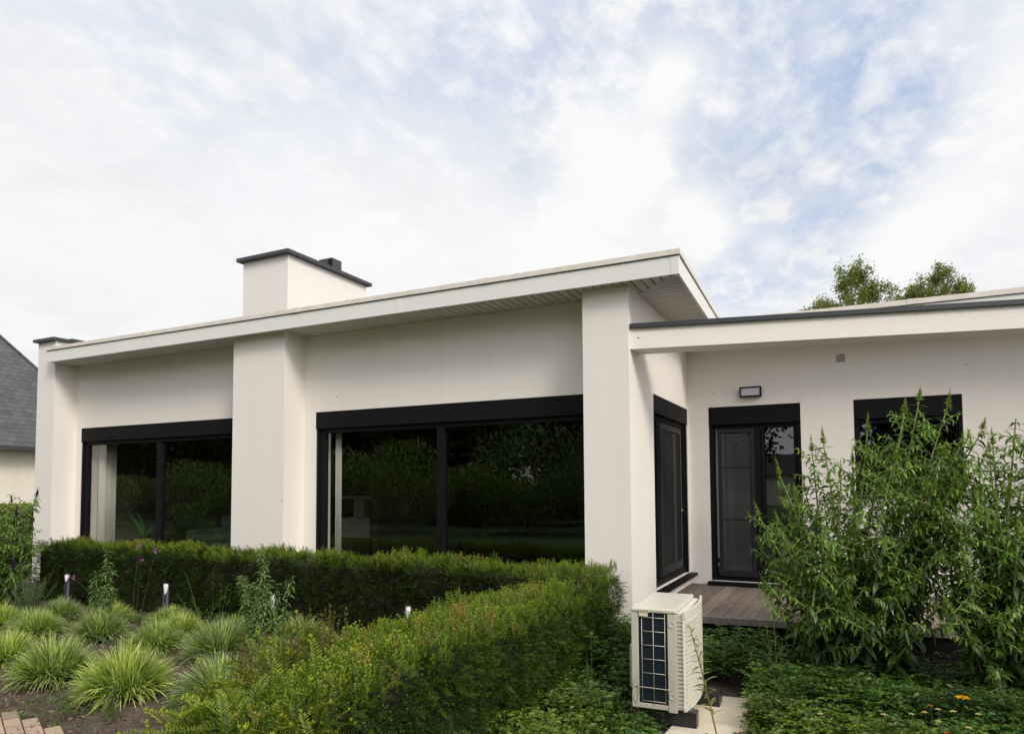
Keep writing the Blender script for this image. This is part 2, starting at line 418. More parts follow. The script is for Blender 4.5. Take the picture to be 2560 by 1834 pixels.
# --- chimney
CX0, CX1, CY0, CY1, CZ = -8.035, -6.9425, 2.416, 4.633, 5.575
ch = MB().box(CX0, CX1, CY0, CY1, 3.5, CZ-.07).build('chimney', M['stucco'], house)
MB().box(CX0-.0923, CX1+.0923, CY0-.0923, CY1+.0923, CZ-.068, CZ).build('coping', M['coping'], ch, bevel=.006)
vx0, vx1, vy0, vy1 = -7.19, -6.87, 3.50, 3.78
fv = MB().box(vx0, vx1, vy0, vy1, CZ+.16, CZ+.185).box(vx0, vx1-.10, vy0, vy0+.012, CZ+.001, CZ+.16).box(vx0, vx1, vy1-.012, vy1, CZ+.001, CZ+.16)
fv.box(vx1-.012, vx1, vy0+.07, vy1-.012, CZ+.001, CZ+.16).box(vx0, vx0+.012, vy0+.012, vy1-.012, CZ+.001, CZ+.16)
for k in range(5): fv.box(vx1-.10, vx1-.004, vy0+.004, vy0+.03, CZ+.01+k*.032, CZ+.02+k*.032)
fv.box(vx1-.02, vx1-.003, vy0+.03, vy0+.07, CZ+.001, CZ+.16)
fv.build('flue_cowl', M['coping'], ch)

# --- wing roof with its own white fascia
WF, WZT, WZL, WZB = 2.2209, 3.42, 3.3609, 3.175
wr = MB().box(.47, 9, WF+.03, 9, WZB+.03, WZT-.01).build('wing_roof', M['rooftop'], house)
MB().box(.46, 9, WF, WF+.025, WZB, WZL-.01).build('fascia', M['fascia'], wr)
MB().box(.46, 9, WF-.018, WF+.06, WZL, WZT).box(2.62, 2.74, WF-.024, WF-.0185, WZL, WZT+.003).build('roof_trim', M['trim'], wr)
MB().box(.002, 9, WF+.026, YW-.001, WZB+.01, WZB+.02).build('soffit', M['soffit'], wr)

# --- splayed canopy beam in front of the wing
AB = math.tan(.2084); YB, BD = .0168, .3166
def bl(x, d): return (x, YB+x*AB+d)
beam = MB().prism([bl(0.001, .03), bl(8, .03), bl(8, .03+BD), bl(0.001, .03+BD)], 2.7103, 2.92).build('canopy_beam', M['stucco'], house)
cp = MB().prism([bl(.012, -.005), bl(8, -.005), bl(8, .03+BD+.035), bl(.012, .03+BD+.035)], 2.921, 2.966)
cp.prism([bl(2.60, -.007), bl(2.625, -.007), bl(2.625, 0), bl(2.60, 0)], 2.919, 2.968)
cp.build('coping', M['darkcap'], beam)

# --- windows (u along the wall, v into it)
def window(mp, name, label, u0, u1, z0, z1, zhb, bars, rec=.04, fw=.075, glass='glass', jamb=.0, sill=None):
    fr = MB()
    zt = zhb-.005
    a, b = rec, rec+.07
    fr.box(u0+.002, u0+fw+jamb, a, b, z0+.002, zt); fr.box(u1-fw, u1-.002, a, b, z0+.002, zt)
    fr.box(u0+fw+jamb, u1-fw, a, b, zt-.055, zt); fr.box(u0+fw+jamb, u1-fw, a, b, z0+.002, z0+.09)
    fr.box(u0+.012, u0+.040, .012, rec, z0+.002, zt); fr.box(u1-.040, u1-.012, .012, rec, z0+.002, zt)
    for (c, w) in bars: fr.box(c-w/2, c+w/2, a-.004, b, z0+.09, zt-.055)
    w = fr.map(mp).build(name, M['black'], house)
    if label: w['label'] = label
    sh = MB().box(u0+.003, u1-.003, .0, .20, zhb, z1-.003).box(u0+.003, u1-.003, .06, .11, zhb-.02, zhb)
    sh.map(mp).build('shutter_box', M['black'], w)
    edges = [u0+fw+jamb]+[e for (c, ww) in bars for e in (c-ww/2, c+ww/2)]+[u1-fw]
    for i in range(0, len(edges), 2):
        MB().box(edges[i]+.001, edges[i+1]-.001, a+.035, a+.041, z0+.091, zt-.056).map(mp).build('pane', M[glass], w)
    return w
w1 = window(mF, 'window', 'large black framed window at the far end', *W1, 2.1087, [(-7.58, .10)], jamb=.045)
w2 = window(mF, 'window', 'largest black framed picture window beside the corner pillar', *W2, 2.1087, [(-2.49, .10)], jamb=.05)
w4 = window(mW, 'window', 'short black framed window behind the leafy bush', *W4, 2.139, [], fw=.07)
MB().box(W4[0]-.02, W4[1]+.02, -.04, .10, W4[2]-.035, W4[2]-.003).map(mW).build('sill', M['black'], w4)
dr = window(mW, 'door', 'glazed double terrace door with insect screen', *DR, 2.139, [(.905, .11)], fw=.07, glass='pane2')
MB().box(DR[0]-.03, DR[1]+.03, -.14, .05, .003, .045).map(mW).build('sill', M['black'], dr)
MB().box(.952, .985, .02, .04, .09, 2.08).box(1.34, 1.362, .025, .04, .09, 2.08).map(mW).build('sash', M['black'], dr)
M['screen'] = None
def screen_mat(name='insect_mesh', dens=.5):
    m, nt = newmat(name); out = nd(nt, 'ShaderNodeOutputMaterial')
    d = nd(nt, 'ShaderNodeBsdfDiffuse', i_Color=(.085, .085, .09, 1)) if dens < .6 else nd(nt, 'ShaderNodeBsdfDiffuse', i_Color=(.03, .029, .028, 1)); t = nd(nt, 'ShaderNodeBsdfTransparent', i_Color=(1, 1, 1, 1)); mx = nd(nt, 'ShaderNodeMixShader', i_0=dens)
    ln(nt, t.outputs[0], mx.inputs[1]); ln(nt, d.outputs[0], mx.inputs[2]); ln(nt, mx.outputs[0], out.inputs[0]); return m
M['screen'] = screen_mat(); M['screen_dense'] = screen_mat('dense_mesh', .88)
M['sashgrey'] = pbr('dark_grey_profile', (.022, .022, .024), rough=.5, spec=.2)
s = MB().box(.385, .43, .012, .034, .115, 2.075).box(.81, .855, .012, .034, .115, 2.075).box(.43, .81, .012, .034, 2.03, 2.075).box(.43, .81, .012, .034, .115, .19)
s.box(.43, .81, .020, .028, .86, .874).box(.43, .81, .020, .028, 1.555, 1.567)
sc = s.map(mW).build('insect_screen', M['sashgrey'], dr)
MB().add([(.43,.024,.19),(.81,.024,.19),(.81,.024,2.03),(.43,.024,2.03)], [(0,1,2,3)]).map(mW).build('mesh', M['screen'], sc)
sd = window(mS, 'side_door', 'black side door set in the bright side wall', *SD, 2.1546, [(1.30, .07)], rec=.05, fw=.07, glass='pane2')
MB().box(SD[0]+.0, SD[1]+.02, -.10, .05, .115, .149).map(mS).build('sill', M['black'], sd)
s = MB().box(1.345, 1.40, .022, .046, .26, 2.07).box(2.40, 2.46, .022, .046, .26, 2.07).box(1.40, 2.40, .022, .046, 2.0, 2.07).box(1.40, 2.40, .022, .046, .26, .36)
ss = s.map(mS).build('sash', M['sashgrey'], sd)
MB().add([(1.40,.034,.36),(2.40,.034,.36),(2.40,.034,2.0),(1.40,.034,2.0)], [(0,1,2,3)]).map(mS).build('mesh', M['screen_dense'], ss)
MB().tube([(2.43,.024,1.0),(2.43,.008,1.0)], .015, 8).map(mS).build('handle', M['wire'], ss)

# patch of filler, small marks
pts = [(2.073,2.868),(2.085,2.862),(2.135,2.864),(2.158,2.862),(2.162,2.90),(2.160,2.955),(2.158,2.966),(2.12,2.968),(2.085,2.962),(2.078,2.955),(2.072,2.958),(2.066,2.945),(2.074,2.935),(2.070,2.90)]
pts = [(1.862+(a-2.066)*1.12, b) for a, b in pts]
MB().add([(a, YW-.004, b) for a, b in pts]+[(a, YW, b) for a, b in pts], [tuple(range(len(pts)))]+[(i, (i+1)%len(pts), len(pts)+(i+1)%len(pts), len(pts)+i) for i in range(len(pts))]).build('filler_patch', M['patch'], house)
for (x, y, z, r) in ((.085, YB+.0475, 2.82, .007), (-4.07, YR-.001, 2.52, .006), (-4.64, -.001, 1.17, .006), (3.25, YW-.001, 2.72, .007), (.35, YW-.001, 2.57, .006)):
    MB().box(x-r, x+r, y-.002, y, z-r*.8, z+r*.8).build('fixing_hole', M['gap'], house)

# interior shell seen through the glass
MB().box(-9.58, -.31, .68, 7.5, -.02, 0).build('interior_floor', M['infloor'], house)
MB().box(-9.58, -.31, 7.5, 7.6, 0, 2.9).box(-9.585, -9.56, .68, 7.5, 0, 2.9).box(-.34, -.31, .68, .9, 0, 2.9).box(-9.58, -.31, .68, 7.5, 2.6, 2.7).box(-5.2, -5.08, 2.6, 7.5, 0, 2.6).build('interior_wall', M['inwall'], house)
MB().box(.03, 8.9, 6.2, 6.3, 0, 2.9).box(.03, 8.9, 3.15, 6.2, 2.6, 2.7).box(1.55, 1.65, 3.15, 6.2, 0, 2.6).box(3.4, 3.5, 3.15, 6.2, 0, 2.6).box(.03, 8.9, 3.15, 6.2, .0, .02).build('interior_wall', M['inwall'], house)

# curtains: gathered cloth, things of their own
def curtain(x0, x1, y, z0, z1, amp, waves, label, depth_dir=0):
    n = 60; V = []
    for i in range(n+1):
        t = i/n; xx = x0+(x1-x0)*t; yy = y+amp*math.sin(t*waves*2*PI)+depth_dir*t
        V += [(xx, yy, z0), (xx, yy, z1)]
    o = MB().add(V, [(2*i, 2*i+2, 2*i+3, 2*i+1) for i in range(n)]).build('curtain', M['curtain'], smooth=True)
    md = o.modifiers.new('thick', 'SOLIDIFY'); md.thickness = .006
    tag(o, label, 'curtain', 'white curtains behind the glass')
curtain(-9.33, -9.22, .60, .03, 2.35, .012, 2.5, 'white curtain drawn aside inside the far picture window', .24)
curtain(-4.27, -4.17, .60, .03, 2.35, .025, 3, 'white curtain drawn aside inside the largest picture window')
curtain(.47, .53, 3.18, .06, 2.3, .015, 2, 'narrow white curtain behind the insect screen of the terrace door')

# sofa, pot plant, pedestal behind the glass
t = empty('sofa', (-8.3, 2.6, 0)); tag(t, 'grey green sofa standing inside behind the far picture window', 'sofa')
MB().box(-.85, 1.3, -.45, .45, .05, .36).build('base', M['sofa'], t, bevel=.03)
MB().box(-.60, 1.05, .12, .45, .362, .82).build('backrest', M['sofa'], t, bevel=.06)
MB().box(-.85, -.602, -.45, .45, .362, .56).build('armrest', M['sofa'], t, bevel=.05)
MB().box(-.595, .2, -.46, .11, .362, .50).build('cushion', M['sofa'], t, bevel=.04); MB().box(.21, 1.05, -.46, .11, .362, .50).build('cushion', M['sofa'], t, bevel=.04)
t = empty('potted_plant', (-8.72, 1.0, 0)); tag(t, 'indoor palm in an ochre pot behind the far picture window', 'plant')
MB().lathe([(.0, 0), (.10, 0), (.13, .2), (.14, .49), (.12, .49), (.11, .46), (0, .46)], 20).build('pot', M['pot'], t, smooth=True)
L = Leafs(); n = 16
d = nrm(np.stack([R0.normal(0, .45, n), R0.normal(0, .45, n), np.ones(n)], 1))
L.inst(T_leaf(.06, .5, 6), np.tile([0, 0, .46], (n, 1)), frames(d), rnd(n, .45, .75), colvar((.06, .14, .05), n), colvar((.10, .2, .07), n)); L.build('frond', M['leaf'], t)
t = empty('pedestal', (-5.72, 3.0, 0)); tag(t, 'pale marble block and shelf on a post inside the largest window', 'pedestal')
MB().box(-.3, .3, -.2, .2, 0, .47).build('base', M['inwall'], t)
MB().box(-.38, .36, -.25, .25, .471, .80).build('block', M['marble'], t)
MB().box(-.12, .10, -.08, .08, .801, 1.13).build('post', M['marble'], t)
MB().box(-.33, .5, -.25, .25, 1.131, 1.17).build('shelf', M['marble'], t)

# wall lamp
t = empty('wall_lamp', (.832, YW, 2.555)); tag(t, 'small black rectangular wall lamp above the terrace door', 'wall lamp')
h = MB().box(-.135, .135, -.07, -.001, .052, .066).box(-.135, .135, -.07, -.001, -.066, -.052).box(-.135, -.121, -.07, -.001, -.052, .052).box(.121, .135, -.07, -.001, -.052, .052).box(-.121, .121, -.02, -.001, -.052, .052)
h.build('housing', M['black'], t)
MB().box(-.119, .119, -.058, -.022, -.050, .050).build('diffuser', M['lampglass'], t, bevel=.004)

# ------------------------------------------------------------------ deck
deck = empty('terrace_deck', (0, 0, 0)); tag(deck, 'weathered grey brown wooden deck in front of the terrace door', 'deck')
def fe(x): return .3653+x*math.tan(.0963)
mb = MB(); cols = []; x = .012; k = 0
while x < 7:
    b = min(x+.155, 7); mb.prism([(x+.003, fe(x)+.075), (b-.003, fe(b)+.075), (b-.003, YW-.003), (x+.003, YW-.003)], -.03, R0.uniform(-.003, 0))
    c = np.array([.27, .215, .18])*R0.uniform(.62, 1.2); cols += [c]*8; x = b
mb.prism([(.012, fe(0)), (7, fe(7)), (7, fe(7)+.071), (.012, fe(0)+.071)], -.062, .001); cols += [np.array([.24, .21, .19])]*8
o = mb.build('boards', M['deck'], deck)
a = o.data.color_attributes.new('Col', 'FLOAT_COLOR', 'POINT')
a.data.foreach_set('color', np.concatenate([np.array(cols), np.ones((len(cols), 1))], 1).astype(np.float32).ravel())
MB().prism([(.012, fe(0)+.03), (7, fe(7)+.03), (7, fe(7)+.08), (.012, fe(0)+.08)], -.7, -.063).build('skirt', M['plinth'], deck)

# ------------------------------------------------------------------ heat pump
AX, AY, AZ = .458, -1.617, -.326
ACR = math.radians(2.23)
ac = empty('heat_pump', (AX, AY, AZ), ACR)
tag(ac, 'ivory outdoor heat pump unit with dark coil and wire guard on black stand', 'heat pump')
Wd, Ln, Ht = .334, .80, .737
c = MB().box(0, .052, 0, .02, .0, Ht-.037).box(Wd-.064, Wd, 0, .02, -.012, Ht-.037)          # front corner posts
c.box(0, .012, .0205, Ln, 0, Ht-.037).box(Wd-.02, Wd-.001, .0205, Ln, 0, Ht-.037).box(.0125, Wd-.0205, Ln-.015, Ln, 0, Ht-.037)
c.box(.0525, Wd-.0645, .004, .02, 0, .035)
c.build('casing', M['ac_side'], ac, bevel=.004)
lid = MB().box(-.004, Wd+.004, -.004, Ln+.004, Ht-.035, Ht)
lid.build('lid', M['ac_top'], ac, bevel=.012)
f = MB().box(.053, Wd-.065, .018, .05, .036, Ht-.038)
for k in range(46): f.box(.054, Wd-.066, .0145, .018, .042+k*.0145, .049+k*.0145)
f.build('coil', M['coil'], ac)
g = MB()
gx0, gx1, gz0, gz1 = .078, Wd-.084, .055, Ht-.070
for xx in (gx0, gx1): g.tube([(xx, .006, gz0-.02), (xx, .006, gz1+(.03 if xx == gx1 else 0))], .0026, 6)
g.tube([((gx0+gx1)/2, .004, gz0-.03), ((gx0+gx1)/2, .004, gz1+.035)], .0026, 6)
for k in range(7):
    zz = gz0+(gz1-gz0)*k/6
    if k == 1: g.tube([(.030, -.006, zz+.003), (.055, -.012, zz), (Wd-.060, -.012, zz-.002), (Wd-.040, -.006, zz)], .0034, 6)
    else: g.tube([(gx0, .002, zz), (gx1, .002, zz)], .0026, 6)
g.build('wire_guard', M['wire'], ac, smooth=True)
for zz in (Ht-.11, .105):
    MB().lathe([(0, .0), (.012, .0005), (.018, .004), (.0215, .005), (.022, .001)], 20).map(lambda x, y, z: (Wd-.034+x, -.0005-z, y)).map(lambda x, y, z, zz=zz: (x, y, z+zz)).build('dimple', M['ac_side'], ac, smooth=True)
# louvred side band then bowed fan grille facing +x
band = MB().box(Wd+.0005, Wd+.045, .012, Ln-.03, .012, Ht-.040)
for k in range(22):
    z = .03+k*.0295
    band.box(Wd+.014, Wd+.047, .004, .0118, z, z+.004).box(Wd+.034, Wd+.047, .0035, .0117, z+.004, z+.010)
band.build('side_vent', M['ac_side'], ac)
def bow(t): return .052+.040*math.sin(PI*min(max(t, 0), 1))**.9
gr = MB(); ny = 26
ys_ = [.004+(Ln+.03)*i/ny for i in range(ny+1)]
def gp(i, out): return (Wd+bow(i/ny)+out, ys_[i])
z0, z1 = .004, Ht-.012
def bowed(a, b, o0, o1, zz0, zz1):
    gr.prism([gp(i, o1) for i in range(a, b+1)]+[gp(i, o0) for i in range(b, a-1, -1)], zz0, zz1)
bowed(0, ny, -.006, 0, z0, z1)
for k in range(20): bowed(1, ny-1, .0008, .011, z0+.035+k*(z1-z0-.10)/20, z0+.035+k*(z1-z0-.10)/20+.022)
bowed(0, ny, .0008, .0115, z0, z0+.030); bowed(0, ny, .0008, .0115, z1-.055, z1)
gr.box(Wd+.004, Wd+.05, .015, Ln-.02, Ht-.064, Ht-.03)
gr.build('fan_grille', M['ac'], ac)
MB().add([(Wd+bow(.93)+.008, ys_[24]-.02, z1-.045), (Wd+bow(.93)+.008, ys_[24]+.025, z1-.045), (Wd+bow(.93)+.008, ys_[24]+.025, z1-.018), (Wd+bow(.93)+.008, ys_[24]-.02, z1-.012)], [(0,1,2,3)]).build('badge', M['teal'], ac)
st = MB().box(.055, .135, -.0075, -.0045, Ht-.033, Ht-.010).box(.06, .125, -.004, .012, Ht-.062, Ht-.038).build('sticker', M['label'], ac)
ink = MB()
for (a, b) in ((.058, .066), (.071, .080), (.086, .091), (.094, .101), (.106, .115), (.119, .123), (.126, .132)): ink.box(a, b, -.0082, -.0076, Ht-.028, Ht-.016)
ink.build('print', M['ink'], st)
ww = MB().box(-.045, -.0005, .10, .42, .10, .44)
ww.build('pipe_cover', M['ac_side'], ac, bevel=.02)
stand = empty('mounting_stand', (AX, AY, 0), ACR); tag(stand, 'black metal feet and rails carrying the ivory heat pump', 'stand')
MB().box(-.22, Wd+.13, .03, .13, -.60, AZ-.001).build('rail', M['blackmetal'], stand, bevel=.004)
MB().box(-.10, Wd+.22, .60, .78, -.60, AZ-.001).build('rail', M['blackmetal'], stand, bevel=.004)
MB().box(-.122, Wd+.102, .046, .134, AZ-.0009, AZ+.0035).box(.06, .14, .2, .58, -.5, AZ-.04).build('bearing_strip', M['darkcap'], stand)

# ------------------------------------------------------------------ slab and pavers
sl = MB().prism([(.72, -1.85), (1.27, -1.72), (1.22, -.64), (.78, -.70)], -.56, -.438).build('stepping_slab', M['slabstone'], bevel=.012)
tag(sl, 'pale stone slab lying in the plants beside the heat pump', 'paving slab')
mb = MB(); cols = []; ang = math.radians(-24); ca, sa = math.cos(ang), math.sin(ang)
for j in range(-6, 34):
    for i in range(-10, 18):
        u0 = i*.205+(j % 2)*.1025; v0 = j*.105
        ps = [(u0+.004, v0+.004), (u0+.201, v0+.004), (u0+.201, v0+.101), (u0+.004, v0+.101)]
        ps = [(-4.4+u*ca-v*sa, -5.25+u*sa+v*ca) for u, v in ps]
        cxm = sum(p[0] for p in ps)/4; cym = sum(p[1] for p in ps)/4
        if cym > -3.60-.06*(cxm+3.86)+R0.uniform(-.03, .03) or cxm > -1.9: continue
        zt = float(gz(cxm, cym))+.035+R0.uniform(-.004, .004)
        mb.prism(ps, zt-.07, zt); cols += [np.array([.36, .27, .20])*R0.uniform(.7, 1.15)*R0.uniform(.94, 1.06, 3)]*8
o = mb.build('paving', M['brick']); tag(o, kind='structure')
a = o.data.color_attributes.new('Col', 'FLOAT_COLOR', 'POINT')
a.data.foreach_set('color', np.concatenate([np.array(cols), np.ones((len(cols), 1))], 1).astype(np.float32).ravel())

# ------------------------------------------------------------------ bollard lights
def bollard():
    t = empty('bollard_light')
    r = .036; n = 24; V = []; F = []
    for k in range(n):     # tube with slanted cut-away top
        a = 2*PI*k/n; zc = .56+.055*math.sin(a+.5)
        for (rr, z) in ((r, 0), (r, zc), (r-.004, zc), (r-.004, .35)): V.append((rr*math.cos(a), rr*math.sin(a), z))
    for k in range(n):
        k2 = (k+1) % n
        for j in range(3): F.append((k*4+j, k2*4+j, k2*4+j+1, k*4+j+1))
    MB().add(V, F).build('post', M['bollard'], t, smooth=True)
    MB().lathe([(0, .46), (.015, .46), (.017, .54), (.026, .60), (.028, .632), (.024, .645), (0, .65)], 20).build('bulb', M['bulb'], t, smooth=True)
    MB().tube([(.036*math.cos(a), .036*math.sin(a), .655) for a in np.linspace(0, 2*PI, 25)], .004, 5, cap=False).tube([(-.035, .008, .53), (-.035, .008, .655)], .003, 4).tube([(.035, .008, .55), (.035, .008, .655)], .003, 4).build('cage', M['bollard'], t)
    return t
def dup(root, loc, rz=0., sc=1.):
    r = root.copy(); COL.objects.link(r); r.location = loc; r.rotation_euler = (0, 0, rz); r.scale = (sc, sc, sc) if not hasattr(sc, '__len__') else sc
    for chd in list(root.children):
        c2 = chd.copy(); COL.objects.link(c2); c2.parent = r
        for g2 in chd.children:
            d2 = g2.copy(); COL.objects.link(d2); d2.parent = c2
    return r
bo = bollard()
BP = [(-7.434, -1.02, 0.19), (-5.49, -1.02, 0.177), (-3.758, -1.02, 0.152), (-1.972, -1.02, 0.154)]
BL = ['black bollard light at the left end of the hedge, beside a leafy weed', 'black bollard light clear in front of the dark hedge, post fully visible',
      'black bollard light whose white bulb shows among the tall feathery weed', 'black bollard light half hidden behind the return hedge']
for i, (x, y, z) in enumerate(BP):
    b = bo if i == 0 else dup(bo, (0, 0, 0))
    b.location = (x, y, z-.65); b.rotation_euler = (0, 0, i*.7-.4); b.scale = (1., 1., 1)
    tag(b, BL[i], 'bollard light', 'bollard lights along the hedge')

# ------------------------------------------------------------------ hedges
TS = [T_sprig(8, .26, .05, True, .15, s_) for s_ in (1, 2)]
TU = [T_sprig(9, .2, .045, False, 0., s_) for s_ in (3, 4, 5)]
TF = [T_sprig(14, .2, .035, True, .45, s_) for s_ in (6, 7)]
def wob(x, y): return .022*np.sin(x*3.1+y*1.7)+.016*np.sin(x*7.3-y*4.1+1)+.012*np.sin(y*11.+x*5.)
C_SIDE, C_SIDE2 = np.array((.020, .036, .007)), np.array((.075, .12, .013))  # old side needles are dark; self-shadowing is put into the colour too
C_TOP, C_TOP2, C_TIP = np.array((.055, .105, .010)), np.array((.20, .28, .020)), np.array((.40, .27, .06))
def patch(L, o, u, v, nrmv, dens, kind, rad=.10, zg=None, tipf=.3, size=1., warp=None, tilt=0, cf=1.):
    t_side = TS
    o, u, v, nv = (np.array(q, float) for q in (o, u, v, nrmv)); lu, lv = np.linalg.norm(u), np.linalg.norm(v)
    n = int(lu*lv*dens); a, b = rnd(n), rnd(n)
    p = o+a[:, None]*u+b[:, None]*v
    e = np.minimum(np.minimum(a, 1-a)*lu, (1-b)*lv if kind == 'side' else np.minimum(b, 1-b)*lv)
    e = np.clip(e, 0, rad); ins = rad-np.sqrt(np.maximum(rad**2-(rad-e)**2, 0))
    w = wob(p[:, 0]+p[:, 2]*.7, p[:, 1]+p[:, 2]*1.3)
    cl = .5+.5*np.sin(p[:, 0]*9+p[:, 2]*13+p[:, 1]*11)*np.sin(p[:, 0]*17-p[:, 2]*8+p[:, 1]*14)
    depth = np.abs(R0.normal(0, .035, n))+.035*cl*cl
    p = p+nv*(w-ins-depth)[:, None]
    if warp: p[:, 0] = -.08+(p[:, 0]+.08)*warp(p[:, 1])
    if kind == 'side':
        k_ = 13; m = max(1, n//k_); c = p[:m]; pr = np.abs(R0.normal(0, .5, m)); br = rnd(m)**1.5
        P = np.repeat(c, k_, 0); N = len(P); off = R0.normal(0, 1, (N, 3))*.030*size; off -= nv*(off@nv)[:, None]*.6
        P = P+off-nv*(np.repeat(pr, k_)*.075)[:, None]
        d = nrm(off*16+nv*.75+np.array((0, 0, .35))+R0.normal(0, .22, (N, 3)))
        sc = rnd(N, .045, .085)*size; ca = colvar(C_SIDE, N, .35)
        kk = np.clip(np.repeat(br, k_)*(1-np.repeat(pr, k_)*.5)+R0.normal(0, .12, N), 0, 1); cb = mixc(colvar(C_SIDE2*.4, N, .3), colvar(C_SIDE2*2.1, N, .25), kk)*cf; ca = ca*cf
        for i in range(2):
            q = slice(i, None, 2); L.inst(t_side[i], P[q], frames(d[q], rnd(len(P[q]), -.8, .8)), sc[q], ca[q], cb[q])
    else:
        if tilt: p[:, 2] -= tilt*np.clip((-.45-p[:, 0])/.55, 0, 1)
        k1 = int(n*.5); d = rdir(n, (0, 0, 1), .6); ca = colvar(C_TOP, n, .35); cb = colvar(C_TOP2*.75, n, .35); sc = rnd(n, .05, .095)*size
        L.inst(TS[0], p[:k1]-np.array((0, 0, .015)), frames(d[:k1], rnd(k1, -3, 3)), sc[:k1], ca[:k1], cb[:k1])
        k_ = 6; m = (n-k1)//k_; c = p[k1:k1+m]; P = np.repeat(c, k_, 0)+R0.normal(0, .014, (m*k_, 3))*np.array((1, 1, .3)); N = len(P)
        pt = .5+.5*np.sin(P[:, 0]*2.1+P[:, 1]*3.3+2)*np.sin(P[:, 0]*4.7-P[:, 1]*2.2); hb = np.repeat(rnd(m, .65, 1.25), k_)
        d = rdir(N, np.array((0, 0, 1)), .16); sc = rnd(N, .07, .125)*(.65+.65*pt)*hb*size
        tp_ = np.repeat(rnd(m) < .9*tipf*np.clip(2.2*pt[::k_]-.35, .05, 1.6), k_); pt2 = .5+.5*np.sin(P[:, 0]*5.3-P[:, 1]*3.7+.7)
        cb = np.where((tp_ & (rnd(N) < .75))[:, None], colvar(C_TIP, N, .3), mixc(colvar(C_TOP2*.8, N, .3), colvar(C_TOP2*1.35, N, .25), pt2)); ca = colvar(C_TOP, N, .35)
        for i in range(3):
            q = slice(i, None, 3); L.inst(TU[i], P[q], frames(d[q], rnd(len(P[q]), -3, 3)), sc[q], ca[q], cb[q])
def hedge_root(name, label, loc=(0, 0, 0)):
    return tag(empty(name, loc), label, 'hedge')
hA = hedge_root('yew_hedge', 'long clipped dark yew hedge running below the picture windows')
LA = Leafs()
patch(LA, (-8.75, -.75, -.33), (7.85, 0, 0), (0, 0, .86), (0, -1, 0), 2900, 'side', cf=.55, size=1.05, rad=.05)  # front face darkened further in the needle colour, for its shade
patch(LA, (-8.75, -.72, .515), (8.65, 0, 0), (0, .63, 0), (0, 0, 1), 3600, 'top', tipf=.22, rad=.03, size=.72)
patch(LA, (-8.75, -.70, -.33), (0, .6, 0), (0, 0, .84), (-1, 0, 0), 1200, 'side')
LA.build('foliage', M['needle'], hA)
MB().box(-8.67, -.2, -.66, -.16, -.35, .43).build('shade_core', M['core'], hA)  # dark block behind the sprigs, its colour holding the inner shade
hB = hedge_root('yew_hedge', 'return yew hedge with orange tipped shoots running towards the viewer beside the heat pump')
LB = Leafs()
def warpB(y): return 1-.62*np.clip((-3.55-np.asarray(y))/1.2, 0, 1)**1.3
patch(LB, (-.08, -4.75, -.45), (0, 4.62, 0), (0, 0, .85), (1, 0, 0), 4600, 'side', size=.95, cf=1.0, rad=.05, warp=warpB)
patch(LB, (-1.02, -4.75, .395), (.94, 0, 0), (0, 4.62, 0), (0, 0, 1), 3800, 'top', tipf=.26, size=.84, warp=warpB, tilt=.06, rad=.05)
patch(LB, (-1.02, -4.75, -.45), (0, 4.1, 0), (0, 0, .74), (-1, 0, 0), 1300, 'side', warp=warpB)
patch(LB, (-1.02, -4.75, -.45), (.94, 0, 0), (0, 0, .80), (0, -1, 0), 1500, 'side', warp=warpB)
patch(LB, (-.95, -.12, -.35), (.85, 0, 0), (0, 0, .72), (0, 1, 0), 1000, 'side')
# feathery arching sprays on the near part
n = 1500; y = -4.85+1.45*rnd(n)**1.2; x = -.08-.94*warpB(y)+rnd(n, -.06, .62); z = .08+.29*rnd(n)**.6
q = rnd(n) < .30; x[q] -= rnd(q.sum(), .05, .75); z[q] = rnd(q.sum(), -.38, -.14)
d = rdir(n, (-.25, -.45, .5), .5); sc = rnd(n, .14, .24)
for i in range(2):
    q = slice(i, None, 2); L2 = len(x[q]); LB.inst(TF[i], np.stack([x[q], y[q], z[q]], 1), frames(d[q], rnd(L2, -.5, .5)), sc[q], colvar((.05, .09, .010), L2, .35), colvar((.23, .27, .022), L2, .4))
n = 60; y = rnd(n, -4.4, -3.3); x = -.08-.94*warpB(y)+rnd(n, -.02, .3); d = rdir(n, (0, 0, 1), .06)
LB.inst(TU[1], np.stack([x, y, .33+0*x], 1), frames(d, rnd(n, -3, 3)), np.stack([rnd(n, .10, .13), rnd(n, .10, .13), rnd(n, .16, .27)], 1), colvar((.10, .07, .02), n), colvar((.13, .13, .03), n))
LB.build('foliage', M['needle'], hB)
MB().prism([(-.92, -.22), (-.17, -.22), (-.17, -4.65), (-.40, -4.65), (-.75, -4.15), (-.92, -3.6)], -.5, .24).build('shade_core', M['core'], hB)

# light green privet hedge at the far left
hC = hedge_root('privet_hedge', 'clipped light green hedge before the neighbouring cream wall')
LC = Leafs(); TLs = T_leaf(.55, .2, 4, .3)
def box_leaves(L, x0, x1, y0, y1, z0, z1, n, c1, c2, s0, s1):
    f = R0.randint(0, 4, n); p = np.stack([rnd(n, x0, x1), rnd(n, y0, y1), rnd(n, z0, z1)], 1)
    nv = np.zeros((n, 3))
    for k, (ax, val, sg) in enumerate(((1, y0, -1), (2, z1, 1), (0, x1, 1), (1, y0, -1))):
        q = f == k; p[q, ax] = val-sg*np.abs(R0.normal(0, .05, q.sum())); nv[q, ax] = sg
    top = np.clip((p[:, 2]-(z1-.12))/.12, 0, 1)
    d = rdir(n, nv+(0, 0, .3), .6); L.inst(TLs, p, frames(d, rnd(n, -1, 1)), rnd(n, s0, s1), mixc(colvar(c1, n, .3), colvar((.20, .22, .03), n), top*.7), mixc(colvar(c2, n, .3), colvar((.30, .30, .05), n), top*.8))
